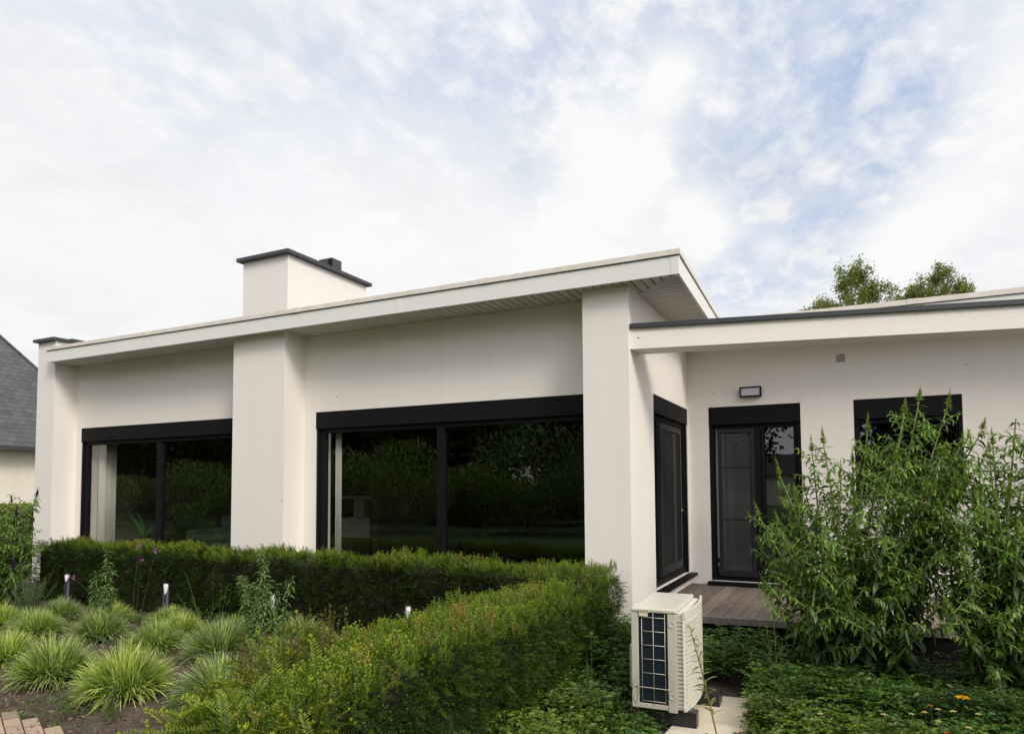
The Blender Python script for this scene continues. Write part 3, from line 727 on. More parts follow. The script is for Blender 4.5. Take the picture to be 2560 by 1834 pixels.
box_leaves(LC, -18.5, -11.4, 1.4, 2.3, -.4, .98, 14000, (.08, .11, .018), (.16, .19, .03), .05, .09)
LC.build('foliage', M['leaf'], hC); MB().box(-18.4, -11.5, 1.5, 2.2, -.4, .90).build('shade_core', M['core'], hC)

# ------------------------------------------------------------------ ornamental grass clumps
def clump_mesh(nb, seed, ca, cb, cpale):
    r = np.random.RandomState(seed); K = 6
    az = r.uniform(0, 2*PI, nb); rr = np.sqrt(r.uniform(0, 1, nb))
    base = np.stack([np.cos(az)*rr*.42, np.sin(az)*rr*.42, np.zeros(nb)], 1)
    az2 = az+r.normal(0, .45, nb); el = np.radians(87-52*rr**1.1+r.normal(0, 9, nb)); bend = np.radians(r.uniform(10, 95, nb))*(.35+.8*rr)
    ln_ = r.uniform(.80, 1.10, nb)*(1.0-.22*rr); w = r.uniform(.022, .042, nb)
    pts = [base]; e = el.copy()
    for k in range(K):
        e = el-bend*((k+.5)/K)**1.5
        st = np.stack([np.cos(az2)*np.cos(e), np.sin(az2)*np.cos(e), np.sin(e)], 1)*(ln_/K)[:, None]
        pts.append(pts[-1]+st)
    P = np.stack(pts, 1); P[:, :, 2] = np.maximum(P[:, :, 2], .02)
    side = np.stack([-np.sin(az2), np.cos(az2), np.zeros(nb)], 1); tw = r.normal(0, .5, (nb, 1))
    side = nrm(side+tw*np.array((0, 0, .6)))
    t = np.linspace(0, 1, K+1); wt = np.clip(np.minimum(.5+1.2*t, 1.0)*(1-t**2.2), .08, 1)
    Lf = P-side[:, None]*(w[:, None]*wt)[..., None]*.5; Rt = P+side[:, None]*(w[:, None]*wt)[..., None]*.5
    V = np.stack([Lf, Rt], 2).reshape(-1, 3)
    base_i = np.arange(nb)*(2*(K+1)); F = []
    for k in range(K): F.append(np.stack([base_i+2*k, base_i+2*k+1, base_i+2*k+3, base_i+2*k+2], 1))
    F = np.concatenate(F)
    pale = r.uniform(0, 1, nb) < .68
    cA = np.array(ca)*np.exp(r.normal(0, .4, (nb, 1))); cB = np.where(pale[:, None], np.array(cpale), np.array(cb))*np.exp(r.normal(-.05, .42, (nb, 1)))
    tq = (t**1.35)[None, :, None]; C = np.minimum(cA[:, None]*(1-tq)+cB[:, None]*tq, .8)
    C = np.repeat(C[:, :, None], 2, 2).reshape(-1, 3)
    L = Leafs(); L.raw(V, F, C); return L
GR = []
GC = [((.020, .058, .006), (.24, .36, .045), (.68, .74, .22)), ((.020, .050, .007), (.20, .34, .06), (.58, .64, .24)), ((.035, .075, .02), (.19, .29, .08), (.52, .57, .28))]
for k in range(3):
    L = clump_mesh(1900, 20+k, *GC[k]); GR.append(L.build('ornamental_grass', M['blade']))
clumps = [(-4.72,-1.42,.30,.30,0,'back row grass tuft left of the clear bollard, behind the middle row'),(-6.75,-1.85,.28,.30,2,'far grass tuft left of the first bollard, beside the fuzzy bush'),(-4.0,-1.30,.32,.30,2,'back row grass tuft just right of the clear bollard'),(-3.429,-2.954,.419,.486,0,'largest front tuft of pale edged grass, right of the brick paving'),(-4.446,-2.927,.395,.448,1,'front tuft of pale edged grass directly behind the brick paving'),
 (-2.574,-2.744,.40,.42,2,'front tuft of pale edged grass touching the return hedge'),(-5.46,-2.76,.35,.37,0,'leftmost front tuft of pale edged grass, cut by the picture edge'),
 (-5.454,-1.852,.33,.40,2,'middle row tuft of pale edged grass in front of the weed beside the first bollard'),(-6.346,-1.986,.31,.34,1,'middle row tuft of pale edged grass below the first bollard'),
 (-4.435,-1.925,.31,.36,1,'middle row tuft of pale edged grass just below the clear bollard'),(-3.609,-1.856,.39,.43,2,'middle row tuft of grey green grass left of the tall feathery weed'),
 (-6.971,-1.374,.30,.31,2,'back row tuft of grass at the foot of the first bollard'),(-6.145,-1.274,.30,.30,0,'back row tuft of grass under the purple flower heads'),
 (-5.218,-1.158,.31,.28,1,'back row tuft of grass behind the clear bollard'),(-3.2,-1.22,.40,.32,1,'back row tuft of grass to the right of the tall feathery weed'),
 (-2.63,-2.0,.30,.32,2,'small tuft of grass peeping over the return hedge shoots'),(-7.2,-1.908,.28,.33,0,'grass tuft at the left picture edge below the fuzzy bush'),
 (-2.35,-1.05,.24,.22,2,'small pale tuft of grass seen behind the return hedge near the fourth bollard')]
for i, (x, y, r, h, k, lab) in enumerate(clumps):
    src = GR[k]
    used = 'label' in src
    o = src.copy() if used else src
    if used: COL.objects.link(o)
    o.location = (x, y, float(gz(x, y))-.01); o.rotation_euler = (0, 0, i*1.7); o.scale = (r*.93, r*.93, h*1.0)
    tag(o, lab, 'grass tuft', 'tufts of ornamental grass in the bed')

# ------------------------------------------------------------------ leafy plants
T_lan = T_leaf(.30, .75, 6, .3); T_lan2 = T_leaf(.36, .5, 5, .25); T_ov = T_leaf(.5, .2, 4, .3); T_nar = T_leaf(.14, .3, 4, .2); T_tiny = T_leaf(.5, .1, 3, .2)
def curve_pts(a, b, sag, n=7):
    a, b = np.array(a, float), np.array(b, float); t = np.linspace(0, 1, n)[:, None]
    mid = a*.45+b*.55+np.array((0, 0, 1))*sag
    return (1-t)**2*a+2*t*(1-t)*mid+t**2*b
def along(pts, ts):
    n = len(pts)-1; i = np.clip((ts*n).astype(int), 0, n-1); f = ts*n-i
    p = pts[i]*(1-f)[:, None]+pts[i+1]*f[:, None]; d = nrm(pts[i+1]-pts[i]); return p, d
def leafy(L, pts, n, T, s0, s1, ca, cb, t0=.1, t1=1., spread=.9, opp=True, droop=0.):
    ts = np.linspace(t0, t1, n); p, d = along(pts, ts); ph = rnd(1, 0, 6.28)
    sz = (s0+(s1-s0)*ts)*(1+R0.uniform(-.15, .15, n))
    a = nrm(np.cross(d, np.array((.3, .9, .1)))); b = np.cross(d, a)
    ang = ph+np.arange(n)*(PI/2 if opp else 2.4)
    for s in ((0, PI) if opp else (0,)):
        c_, s_ = np.cos(ang+s)[:, None], np.sin(ang+s)[:, None]
        dr_ = nrm((a*c_+b*s_)*spread+d*.75+np.array((0, 0, -droop))+R0.normal(0, .14, (n, 3)))
        L.inst(T, p, frames(dr_, R0.normal(0, .3, n)), sz, colvar(ca, n, .25), colvar(cb, n, .25))
def spike(L, p, d, l, r, col, n=60):
    d = nrm(np.array(d, float)[None])[0]; t = rnd(n); q = np.array(p)+d*(t*l)[:, None]
    a = rdir(n, d*.6, .7); L.inst(T_tiny, q, frames(a), r*(1.15-t)*1.5, colvar(col, n, .2), colvar(np.array(col)*1.2, n, .2))

def buddleia(name, label, base, tips, seed_cols, parent_cat='bush', spikecol=(.20, .27, .06), lower=1., purple=0):
    t = tag(empty(name, base), label, parent_cat); L = Leafs(); S = Leafs(); b0 = np.array(base)
    for i, tp in enumerate(tips):
        tp = np.array(tp)-b0; st = np.array((R0.uniform(-.12, .12)+tp[0]*.18, R0.uniform(-.08, .08)+tp[1]*.2, 0))
        pts = curve_pts(st, tp, .25*np.linalg.norm(tp[:2])+.05, 9); H = np.linalg.norm(tp-st)
        S.stem(pts, .012+.004*rnd(1)[0], .005, np.array((.33, .36, .13))*R0.uniform(.7, 1.2), 5)
        nn = int(H/.07)
        leafy(L, pts, nn, T_lan2 if R0.rand() < .6 else T_lan, .20*lower, .085, (.035, .070, .015), (.085, .145, .026), .08, .98, 1.5, True, .15)
        dtop = nrm((pts[-1]-pts[-2])[None])[0]
        if R0.rand() < .85: spike(S, pts[-1], dtop+(0, 0, .8), R0.uniform(.12, .20), .030, spikecol if R0.rand() > purple else (.10, .035, .13), 95)
        nb = int(H/.105)
        for k in range(nb):
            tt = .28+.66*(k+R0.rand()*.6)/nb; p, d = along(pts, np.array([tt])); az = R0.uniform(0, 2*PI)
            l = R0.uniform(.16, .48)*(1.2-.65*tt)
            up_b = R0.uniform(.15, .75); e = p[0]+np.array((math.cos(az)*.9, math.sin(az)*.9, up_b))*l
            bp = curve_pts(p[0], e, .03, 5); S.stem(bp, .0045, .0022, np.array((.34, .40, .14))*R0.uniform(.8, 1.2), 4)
            leafy(L, bp, int(l/.040)+2, T_lan if R0.rand() < .65 else T_lan2, .105-.03*tt, .055-.012*tt, np.array((.034, .070, .014))*(1+1.2*tt), np.array((.12, .185, .030))*(.8+2.1*tt), .1, 1., 1.2, True, .0)  # upper leaves paler: young growth, plus a top-lit look put into the colour
            if R0.rand() < .25: spike(S, bp[-1], (0, 0, 1), .06, .012, spikecol, 22)
    S.build('stem', M['leaf'], t); L.build('leaves', M['leaf'], t); return t
tipsA = [(2.78,-.1,1.62),(2.92,-.2,1.5),(2.7,-.3,1.3),(2.95,0,1.75),(2.85,-.4,1.05),(2.7,-.25,1.15),(2.62,-.5,.85),(2.78,-.45,.55),(2.6,-.6,.25),(2.15,-.65,.25),(1.95,-.1,.9),(2.45,0,1.35),(1.5,.05,.9),(1.23,-.15,1.03),(1.40,0,1.40),(1.67,.1,1.62),(1.77,0,1.68),(2.12,0,1.78),(2.40,-.05,1.92),(2.52,.05,2.02),(2.72,.05,1.95),(2.80,.1,1.60),(1.24,-.05,.72),(1.30,-.3,.42),(1.5,-.5,.75),(1.75,-.55,1.0),(2.0,-.5,1.15),(2.2,-.55,.9),(2.0,.25,1.5),(1.6,.2,1.25),(1.9,-.3,1.35),(2.3,-.35,1.5),(2.55,-.4,1.25),(1.55,-.15,1.15),(2.25,.2,1.65),(2.65,-.2,1.55),(1.42,-.35,.95),(1.85,-.6,.55),(2.4,-.65,.6),(1.35,-.45,.25),(1.65,-.7,.35)]
tipsB = [(2.75,-.65,.15),(2.95,-.7,.35),(3.1,-.7,.1),(2.6,-.7,.4),(2.85,-.75,-.05),(3.3,-.75,.2),(2.95,-.5,1.15),(2.8,-.3,1.3),(3.05,-.6,.95),(2.7,-.55,.95),(2.72,-.6,.7),(2.95,-.3,1.5),(2.6,-.4,1.1),(3.02,0,1.62),(3.2,.1,1.85),(3.30,-.1,1.98),(3.05,-.35,1.2),(2.9,-.45,.9),(3.4,-.3,1.6),(3.6,0,2.05),(2.85,-.2,1.15),(3.15,-.55,.75),(2.75,-.5,.55),(3.45,-.6,1.1),(3.7,-.4,1.5),(3.2,-.2,1.5),(2.95,.2,1.4),(3.35,.2,1.7),(2.85,-.6,.3),(3.25,-.65,.45),(3.0,-.1,1.0),(3.5,-.1,1.2),(3.1,-.35,.6)]
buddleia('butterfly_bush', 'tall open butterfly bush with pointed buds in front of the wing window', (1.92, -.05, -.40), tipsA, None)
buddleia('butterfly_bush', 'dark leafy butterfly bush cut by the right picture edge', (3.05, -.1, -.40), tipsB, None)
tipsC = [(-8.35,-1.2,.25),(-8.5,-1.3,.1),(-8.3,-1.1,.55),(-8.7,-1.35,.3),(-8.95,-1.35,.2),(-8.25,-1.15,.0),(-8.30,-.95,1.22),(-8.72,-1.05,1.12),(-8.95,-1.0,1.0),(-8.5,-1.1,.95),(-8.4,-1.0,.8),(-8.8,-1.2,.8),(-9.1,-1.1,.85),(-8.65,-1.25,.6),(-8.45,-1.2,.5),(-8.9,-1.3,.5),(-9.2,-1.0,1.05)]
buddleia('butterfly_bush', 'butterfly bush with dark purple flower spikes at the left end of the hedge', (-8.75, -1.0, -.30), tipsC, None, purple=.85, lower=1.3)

def herb(name, label, cat, base, stems, leafT, s0, s1, ca, cb, dens=.05, stemcol=(.12, .17, .05), opp=True, branches=0, head=None, group=None, rs=.004, t0=.1):
    t = tag(empty(name, base), label, cat, group); L = Leafs(); b0 = np.array(base)
    for tp in stems:
        tp = np.array(tp)-b0; st = np.array((tp[0]*.25+R0.uniform(-.03, .03), tp[1]*.25+R0.uniform(-.03, .03), 0))
        pts = curve_pts(st, tp, .06, 7); H = np.linalg.norm(tp-st); L.stem(pts, rs, rs*.45, np.array(stemcol)*R0.uniform(.85, 1.15), 4)
        if dens: leafy(L, pts, max(3, int(H/dens)), leafT, s0, s1, ca, cb, t0, 1., 1., opp, .2)
        for k in range(branches):
            tt = R0.uniform(.3, .92); p, d = along(pts, np.array([tt])); az = R0.uniform(0, 2*PI); l = R0.uniform(.10, .22)*(1.2-tt)
            bp = curve_pts(p[0], p[0]+np.array((math.cos(az)*.6, math.sin(az)*.6, .8))*l, .01, 4); L.stem(bp, rs*.5, rs*.3, stemcol, 4)
            leafy(L, bp, int(l/.03)+2, leafT, s0*.6, s1*.6, ca, cb, .1, 1., 1., opp, .2)
        if head is not None: spike(L, pts[-1], (0, 0, 1), head[1], head[2], head[0], 30)
    L.build('stems_and_leaves', M['leaf'], t); return t
def fan(x, y, z, n, rx, h0, h1, ry=None):
    return [(x+R0.uniform(-rx, rx), y+R0.uniform(-1, 1)*(ry or rx*.6), z+R0.uniform(h0, h1)) for _ in range(n)]
GRN, GRN2 = (.045, .085, .025), (.09, .155, .045)
herb('weed', 'leafy green weed beside the first bollard light', 'weed', (-5.60, -1.75, -.33), [(-5.58,-1.7,.64),(-5.66,-1.8,.40),(-5.5,-1.7,.45),(-5.45,-1.75,.25),(-5.7,-1.7,.2)], T_lan, .12, .055, (.075, .14, .035), (.20, .31, .08), .04, branches=9)
herb('weed', 'tall feathery bluish green weed around the third bollard light', 'weed', (-3.08, -1.78, -.33), fan(-3.28, -1.75, 0, 18, .22, .0, .50)+[(-3.12,-1.8,.78),(-2.68,-1.85,.50),(-3.42,-1.8,.45),(-3.08,-1.8,.62),(-2.75,-1.8,.16),(-2.9,-1.85,.08),(-2.62,-1.8,.05)], T_lan, .11, .05, (.085, .15, .045), (.25, .36, .115), .045, branches=9)
herb('fuzzy_bush', 'fine grey green fuzzy bush at the left edge before the hedge', 'bush', (-7.25, -1.6, -.31), fan(-7.25, -1.6, -.3, 34, .32, .30, .62), T_nar, .07, .03, (.06, .10, .04), (.15, .20, .09), .03, branches=3, rs=.003)
herb('verbena', 'thin verbena stalks with small purple heads before the dark hedge', 'flower', (-5.75, -1.25, -.3), [(-5.75,-1.2,.62),(-5.45,-1.2,.58),(-5.55,-1.3,.46),(-6.35,-1.6,.26),(-5.80,-1.5,.32)], T_nar, .06, .03, GRN, GRN2, .22, head=((.34, .13, .36), .035, .028), rs=.003)
herb('weed', 'group of thin single weed stalks right of the clear bollard light', 'weed', (-4.15, -1.5, -.31), [(-4.55,-1.5,.40),(-3.98,-1.5,.42),(-4.12,-1.5,.44),(-4.02,-1.4,.30),(-3.85,-1.5,.25),(-4.62,-1.55,.18)], T_nar, .10, .06, GRN, GRN2, .13, rs=.003)
for (x, y, h, r, lab) in ((-4.85,-.98,.34,.22,'clump of green weeds at the hedge foot left of the clear bollard'),(-3.75,-1.02,.38,.20,'clump of green weeds at the hedge foot left of the feathery weed'),(-6.6,-1.0,.36,.25,'clump of green weeds at the hedge foot near the first bollard'),(-2.2,-1.1,.30,.22,'clump of green weeds at the hedge foot behind the return hedge'),(-3.42,-3.45,.32,.10,'bushy narrow leaved weed beside the brick paving'),(-3.0,-3.36,.36,.12,'spindly weed sprawling in front of the largest grass tuft'),(-2.72,-3.05,.26,.10,'small weed at the foot of the largest grass tuft'),(-4.9,-3.05,.18,.15,'low green weed at the left edge near the brick paving'),(-2.35,-3.35,.28,.15,'low weed between the return hedge and the front grass tufts')):
    z = float(gz(x, y)); herb('weed', lab, 'weed', (x, y, z), fan(x, y, z, 9, r, h*.4, h), T_nar, .085, .05, (.06, .11, .02), (.14, .21, .04), .03, opp=False, rs=.003)
herb('weed', 'tall reddish stalked weed leaning across the heat pump grille', 'weed', (1.11, -1.72, -.40), [(.935, -1.84, .36)], T_leaf(.2, .4, 4, .3), .13, .06, (.11, .17, .04), (.26, .28, .06), .018, (.30, .24, .09), False, 5, rs=.006, t0=.15)
herb('weed', 'dry thin weed stalks in front of the coil of the heat pump', 'weed', (.50, -1.72, -.42), [(.53,-1.73,-.03),(.50,-1.72,-.10),(.55,-1.73,-.16)], T_nar, .03, .02, (.12, .12, .05), (.20, .19, .07), .04, (.16, .14, .06), False, 2, rs=.002)
herb('weed', 'thin grassy weed between the return hedge and the heat pump', 'weed', (.18, -1.8, -.38), [(.22,-1.85,.20),(.17,-1.8,.10),(.15,-1.75,.02)], T_nar, .06, .02, (.09, .12, .03), (.16, .19, .05), .05, opp=False, rs=.0025)
herb('weed', 'fine leaved upright weed behind the stepping slab before the deck', 'weed', (1.42, -.75, -.36), [(1.30,-.75,.34),(1.38,-.7,.22),(1.45,-.75,.05),(1.35,-.8,-.05)], T_nar, .07, .03, (.07, .11, .03), (.16, .21, .06), .03, opp=False, branches=4, rs=.003)

# ------------------------------------------------------------------ ground cover (uncountable)
def groundcover():
    L = Leafs(); n = 13500
    x = rnd(n, -.12, 4.4); y = rnd(n, -4.1, .42+0*x)
    keep = ~((x > .70) & (x < 1.235-.05*(y+1.3)) & (y > -1.95) & (y < -.58)) & ~((x > .40) & (x < .88) & (y > -1.62) & (y < -.80)) & (y < .32+.09*x)
    keep &= ~((x > .9) & (x < 2.6) & (y < -3.4))
    x, y = x[keep], y[keep]; n = len(x); z = gz(x, y)
    h = np.where(y > -1.2, .30, .20)+.07*np.sin(x*4+y*3)*np.sin(y*5-x*2)+.035*np.sin(x*13+y*4)*np.sin(y*15-x*3)+rnd(n, -.06, .07)
    h = np.where((x > .4) & (x < 1.5) & (y < -1.5), h*.62, h)
    h = np.where((x > 1.3) & (y > -1.0), h*.8, h)
    TG = T_leaf(.42, .3, 3, .3); vp = np.clip(.85+.45*np.sin(x*5.1+y*2.2)*np.sin(y*6.3-x*1.9)+R0.normal(0, .18, n), .4, 1.5)
    yel = np.clip((-y-1.1)/1.0, 0, 1)*np.clip(.55+.6*np.sin(x*2.3+y*1.7), 0, 1)
    for lay in range(3):
        f = 1-.27*lay; p = np.stack([x+R0.normal(0, .03, n), y+R0.normal(0, .03, n), z+np.maximum(h*f, .02)], 1)
        for k in range(4):
            a = k*PI/2+rnd(n, 0, 1.2)+lay*.8
            d = nrm(np.stack([np.cos(a), np.sin(a), rnd(n, .05, .7)], 1)); q = rnd(n) < .9
            ca = mixc(colvar((.042, .088, .016), n, .4)*vp[:, None], colvar((.07, .11, .02), n, .3), yel*(lay == 0)); cb = mixc(colvar((.105, .19, .032), n, .45)*vp[:, None], colvar((.30, .38, .04), n, .35), yel*(lay < 2))
            L.inst(TG, p[q], frames(d[q], R0.normal(0, .4, n)[q]), rnd(n, .032, .064)[q], ca[q], cb[q])
    o = L.build('ground_cover', M['leaf']); tag(o, kind='stuff')
groundcover()
def flower(loc, r, col, label, stem=.16, n=8, cat='flower', group=None):
    x, y = loc; z = float(gz(x, y)); t = Leafs(); t.stem([(0, 0, 0), (.01, 0, stem*.6), (0, 0, stem)], .003, .002, (.08, .12, .03), 4)
    a = np.arange(n)*2*PI/n; d = nrm(np.stack([np.cos(a), np.sin(a), .35+0*a], 1))
    t.inst(T_ov, np.tile([0, 0, stem], (n, 1)), frames(d), np.full(n, r), colvar(np.array(col)*.85, n, .1), colvar(col, n, .1))
    t.inst(T_tiny, np.tile([0, 0, stem+.004], (12, 1)), frames(rdir(12, (0, 0, 1), .5)), np.full(12, r*.4), colvar(np.array(col)*.6, 12), colvar(np.array(col)*.7, 12))
    o = t.build('flower', M['leaf'], loc=(x, y, z)); tag(o, label, cat, group)
flower((2.60, -1.22), .055, (.85, .45, .02), 'single large yellow flower in the ground cover near the right edge', .36)
FG = 'small pale flowers in the ground cover'
for (x, y) in ((2.45,-1.3),(2.52,-1.45),(2.36,-1.45),(2.66,-1.4),(2.28,-1.55),(2.58,-1.6),(1.75,-1.75),(2.12,-1.6),(2.42,-1.62)):
    flower((x, y), .024, (.80, .70, .30), 'tiny cream yellow flower scattered in the lower right ground cover', .31+R0.uniform(-.02, .04), 5, 'flower', FG)
OG = 'faded orange blooms in the ground cover'
for (x, y, s, lab) in ((.33,-1.70,.20,'withered orange bloom left of the heat pump stand'),(.30,-1.2,.28,'withered orange bloom between the return hedge and the heat pump'),(1.32,-.2,.30,'withered orange bloom below the deck edge'),(2.40,-1.38,.34,'withered orange bloom left of the large yellow flower'),(2.45,-1.72,.30,'withered orange bloom at the bottom right picture edge')):
    flower((x, y), .022, (.50, .16, .03), lab, s, 6, 'flower', OG)

# mulch crumbs on the bare soil (uncountable)
L = Leafs(); n = 14000; x = rnd(n, -7.5, -1.1); y = rnd(n, -4.4, -.9); p = np.stack([x, y, gz(x, y)+.02+rnd(n, 0, .012)], 1)
L.inst(T_leaf(.3, .3, 3, .3), p, frames(rdir(n, (0, 0, .1), 1.), rnd(n, -3, 3)), rnd(n, .010, .055), colvar((.13, .09, .055), n, .7), colvar((.36, .27, .17), n, .7))
tag(L.build('leaf_litter', M['leaf']), kind='stuff')
# low weeds carpeting soil edges
L = Leafs(); n = 5200; x = rnd(n, -8., -1.1); y = rnd(n, -4.0, -.85); k = (np.sin(x*3.3+1)*np.sin(y*4.1+x)+R0.normal(0, .25, n) > np.where(y > -2.2, -.35, .35)); x, y = x[k], y[k]; n = len(x)
for j in range(3):
    a = rnd(n, 0, 6.28); L.inst(T_nar, np.stack([x, y, gz(x, y)+.005], 1), frames(nrm(np.stack([np.cos(a), np.sin(a), rnd(n, .4, 1.6)], 1))), rnd(n, .03, .11), colvar((.045, .085, .018), n, .35), colvar((.13, .20, .04), n, .35))
tag(L.build('low_weeds', M['leaf']), kind='stuff')

# ------------------------------------------------------------------ neighbouring house
nb = empty('neighbour_house', (0, 0, 0)); tag(nb, 'neighbouring house with steep grey slate roof and cream wall', 'house')
e = np.array((-.16852, .98570)); nv = np.array((-.98570, -.16852)); P0 = np.array((-19.787, 4.474)); K = P0+e*4.6; A_ = P0-e*9
tp = math.tan(math.radians(54)); zE = 2.6; dep = 9.
def P3(p, z): return (p[0], p[1], z)
def inset(p, a, b): return p+nv*a+e*b
wl = [inset(K, .45, -.45), inset(A_, .45, .45), inset(A_, dep-.45, .45), inset(K, dep-.45, -.45)]
MB().prism([tuple(p) for p in wl], -.4, zE-.02).build('wall', M['cream'], nb)
hh = dep/2*tp; r1 = K+nv*dep/2-e*dep/2; r2 = A_+nv*dep/2+e*dep/2; K2 = K+nv*dep; A2 = A_+nv*dep
me = bpy.data.meshes.new('roof')
vv = [P3(A_, zE), P3(K, zE), P3(K2, zE), P3(A2, zE), P3(r1, zE+hh), P3(r2, zE+hh)]
ff = [(0, 1, 4, 5), (1, 2, 4), (2, 3, 5, 4), (3, 0, 5)]
me.from_pydata(vv, [], ff); uvl = me.uv_layers.new(name='UVMap')
for pf in me.polygons:
    a0 = Vector(vv[pf.vertices[0]]); ax = (Vector(vv[pf.vertices[1]])-a0).normalized()
    up = pf.normal.cross(ax)
    for li in pf.loop_indices:
        q = Vector(vv[me.loops[li].vertex_index])-a0; uvl.data[li].uv = (q.dot(ax), abs(q.dot(up)))
me.materials.append(M['slate']); ro = bpy.data.objects.new('roof', me); link(ro, nb)
so = ro.modifiers.new('t', 'SOLIDIFY'); so.thickness = .05; so.offset = -1
hip = MB().tube([P3(K, zE+.02), P3(r1, zE+hh+.03)], .05, 6).build('ridge_tile', M['slate'], ro)
hip.data.uv_layers.new(name='UVMap')
g = MB().prism([tuple(inset(A_, -.10, 0)), tuple(inset(K, -.10, .1)), tuple(inset(K, .02, .1)), tuple(inset(A_, .02, 0))], zE-.11, zE-.005).build('gutter', M['coping'], nb)

# ------------------------------------------------------------------ trees behind the wing
def tree(name, label, base, crown, nleaf, ls, ca, cb, trunk_r=.14, bark='birchbark', group=None, mat='leaf', limbs=9, weep=.3):
    t = tag(empty(name, base), label, 'tree', group); b0 = np.array(base); S = MB()
    top = max(c[2]+c[3]*.6 for c in crown)-b0[2]
    cx = np.mean([c[0] for c in crown])-b0[0]; cy = np.mean([c[1] for c in crown])-b0[1]
    tr_ = curve_pts((0, 0, 0), (cx, cy, top*.92), 0.3, 8); S.tube([tuple(q) for q in tr_], list(np.linspace(trunk_r, .02, 8)), 8)
    L = Leafs()
    for (x, y, z, r) in crown:
        c = np.array((x, y, z))-b0; p, _ = along(tr_, np.array([min(.9, max(.25, (c[2]-r*.6)/top))]))
        S.tube([tuple(q) for q in curve_pts(p[0], c, .15*r, 5)], list(np.linspace(.05, .015, 5)), 5)
        nc = max(6, int(limbs*r*2)); ends = c+R0.normal(0, .48, (nc, 3))*r
        for q in ends: S.tube([tuple(v) for v in curve_pts(c, q, .08, 4)], [.014, .011, .008, .004], 4)
        n = int(nleaf*r*r); ci = R0.randint(0, nc, n); pp = ends[ci]+R0.normal(0, 1, (n, 3))*np.array((.20, .20, .26))*r
        pp[:, 2] -= weep*rnd(n)**2*r*.5
        d = rdir(n, (0, 0, -.4), .7); L.inst(T_ov, pp, frames(d, rnd(n, -3, 3)), rnd(n, ls*.6, ls*1.2), colvar(ca, n, .35), colvar(cb, n, .35))
    S.build('trunk', M[bark], t, smooth=True); L.build('crown', M[mat], t); return t
def at(u, v, D):   # point D metres in front of the viewpoint along the view axis (used to size far trees)
    F_ = np.array((-.43781, .89757, .05191)); R_ = np.array((.89862, .43868, -.00603)); U_ = np.array((.02818, -.04401, .99863)); C_ = np.array((1.95045, -6.70453, 1.31916))
    return C_+D*(F_+R_*(u-1280)/1715.42+U_*(1127.26-v)/1715.42)
def crown(D, lst): return [tuple(at(u, v, D))+(r,) for (u, v, r) in lst]
BC = ((.11, .135, .03), (.28, .30, .07))
q = at(2130, 900, 27); tree('birch_tree', 'taller birch with drooping twigs behind the white wing roof', (q[0], q[1], -.3), crown(27, [(2130,668,.42),(2150,690,.5),(2110,705,.5),(2165,730,.6),(2195,725,.5),(2120,755,.6),(2060,760,.5),(2030,775,.45),(2215,765,.6),(2160,790,.7),(2090,800,.6)]), 3800, .10, *BC)
q = at(2330, 900, 29); tree('birch_tree', 'lower broad birch to the right of the taller one', (q[0], q[1], -.3), crown(29, [(2330,695,.5),(2350,690,.45),(2300,720,.5),(2380,715,.55),(2275,735,.45),(2415,725,.5),(2340,740,.7),(2400,755,.6),(2290,765,.6),(2250,760,.4),(2235,775,.45),(2265,785,.45)]), 3800, .10, *BC)

# ------------------------------------------------------------------ garden behind the viewpoint, seen only mirrored in the panes
def woods():
    L = Leafs(); S = MB()
    spots = [(x, -27+R0.uniform(-3, 3)) for x in np.arange(-66, -7, 3.6)]+[(x, -26+R0.uniform(-2, 2)) for x in (3.4, 6.5, 9.5, 12.5, 15.5)]+[(x, -33) for x in np.arange(-64, -8, 5)]
    for (x, y) in spots:
        h = R0.uniform(9, 13); r = R0.uniform(2.6, 3.4); n = 3600
        u = R0.normal(0, 1, (n, 3)); u = nrm(u)*(rnd(n)**.4)[:, None]
        p = np.array((x, y, h*.55))+u*np.array((r, r, h*.5)); L.inst(T_ov, p, frames(rdir(n, (0, 0, -.2), .8), rnd(n, -3, 3)), rnd(n, .28, .6), colvar((.03, .048, .012), n, .35), colvar((.06, .09, .02), n, .35))
        S.tube([(x, y, -.5), (x+.2, y, h*.5)], [.3, .15], 6)
    o = L.build('woods', M['wood_dark']); tag(o, kind='stuff'); S.build('trunks', M['bark'], o)
woods()
L = Leafs()
for (x, y, w, h) in [(-52,-15,3,2.6),(-46,-16,3,3.4),(-40,-14,2.6,2.4),(-35,-15,3,3.2),(-30,-13,2.5,2.2),(-25,-15,2.6,2.6),(-20.5,-14,2.2,2.3),(-17,-15,2.5,3.0),(-13.5,-14.5,2.2,3.3),(-8.5,-15,2.4,3.9),(-5.5,-16,2.2,4.4),(1.9,-15,1.3,2.0),(5,-14,2,2.6),(8,-15,2,3)]+[(R0.uniform(-58, -7), R0.uniform(-23, -18), R0.uniform(1.6, 3), R0.uniform(1.6, 3.2)) for _ in range(34)]:
    n = int(1700*w); u = nrm(R0.normal(0, 1, (n, 3)))*(rnd(n)**.3)[:, None]; p = np.array((x, y, h*.42))+u*np.array((w, 1.6, h*.55)); p[:, 2] = np.maximum(p[:, 2], -.35)
    L.inst(T_leaf(.3, .4, 4), p, frames(rdir(n, (0, 0, .8), .7)), rnd(n, .13, .28), colvar((.07, .105, .02), n, .4), colvar((.19, .25, .05), n, .4))
tag(L.build('shrubbery', M['leaf']), kind='stuff')
hs = empty('dark_roofed_house', (-1.5, -60, -.4)); tag(hs, 'distant house with dark brown roof mirrored in the terrace door', 'house')
MB().box(-9, 9, -4, 4, 0, 2.6).build('wall', M['cream'], hs)
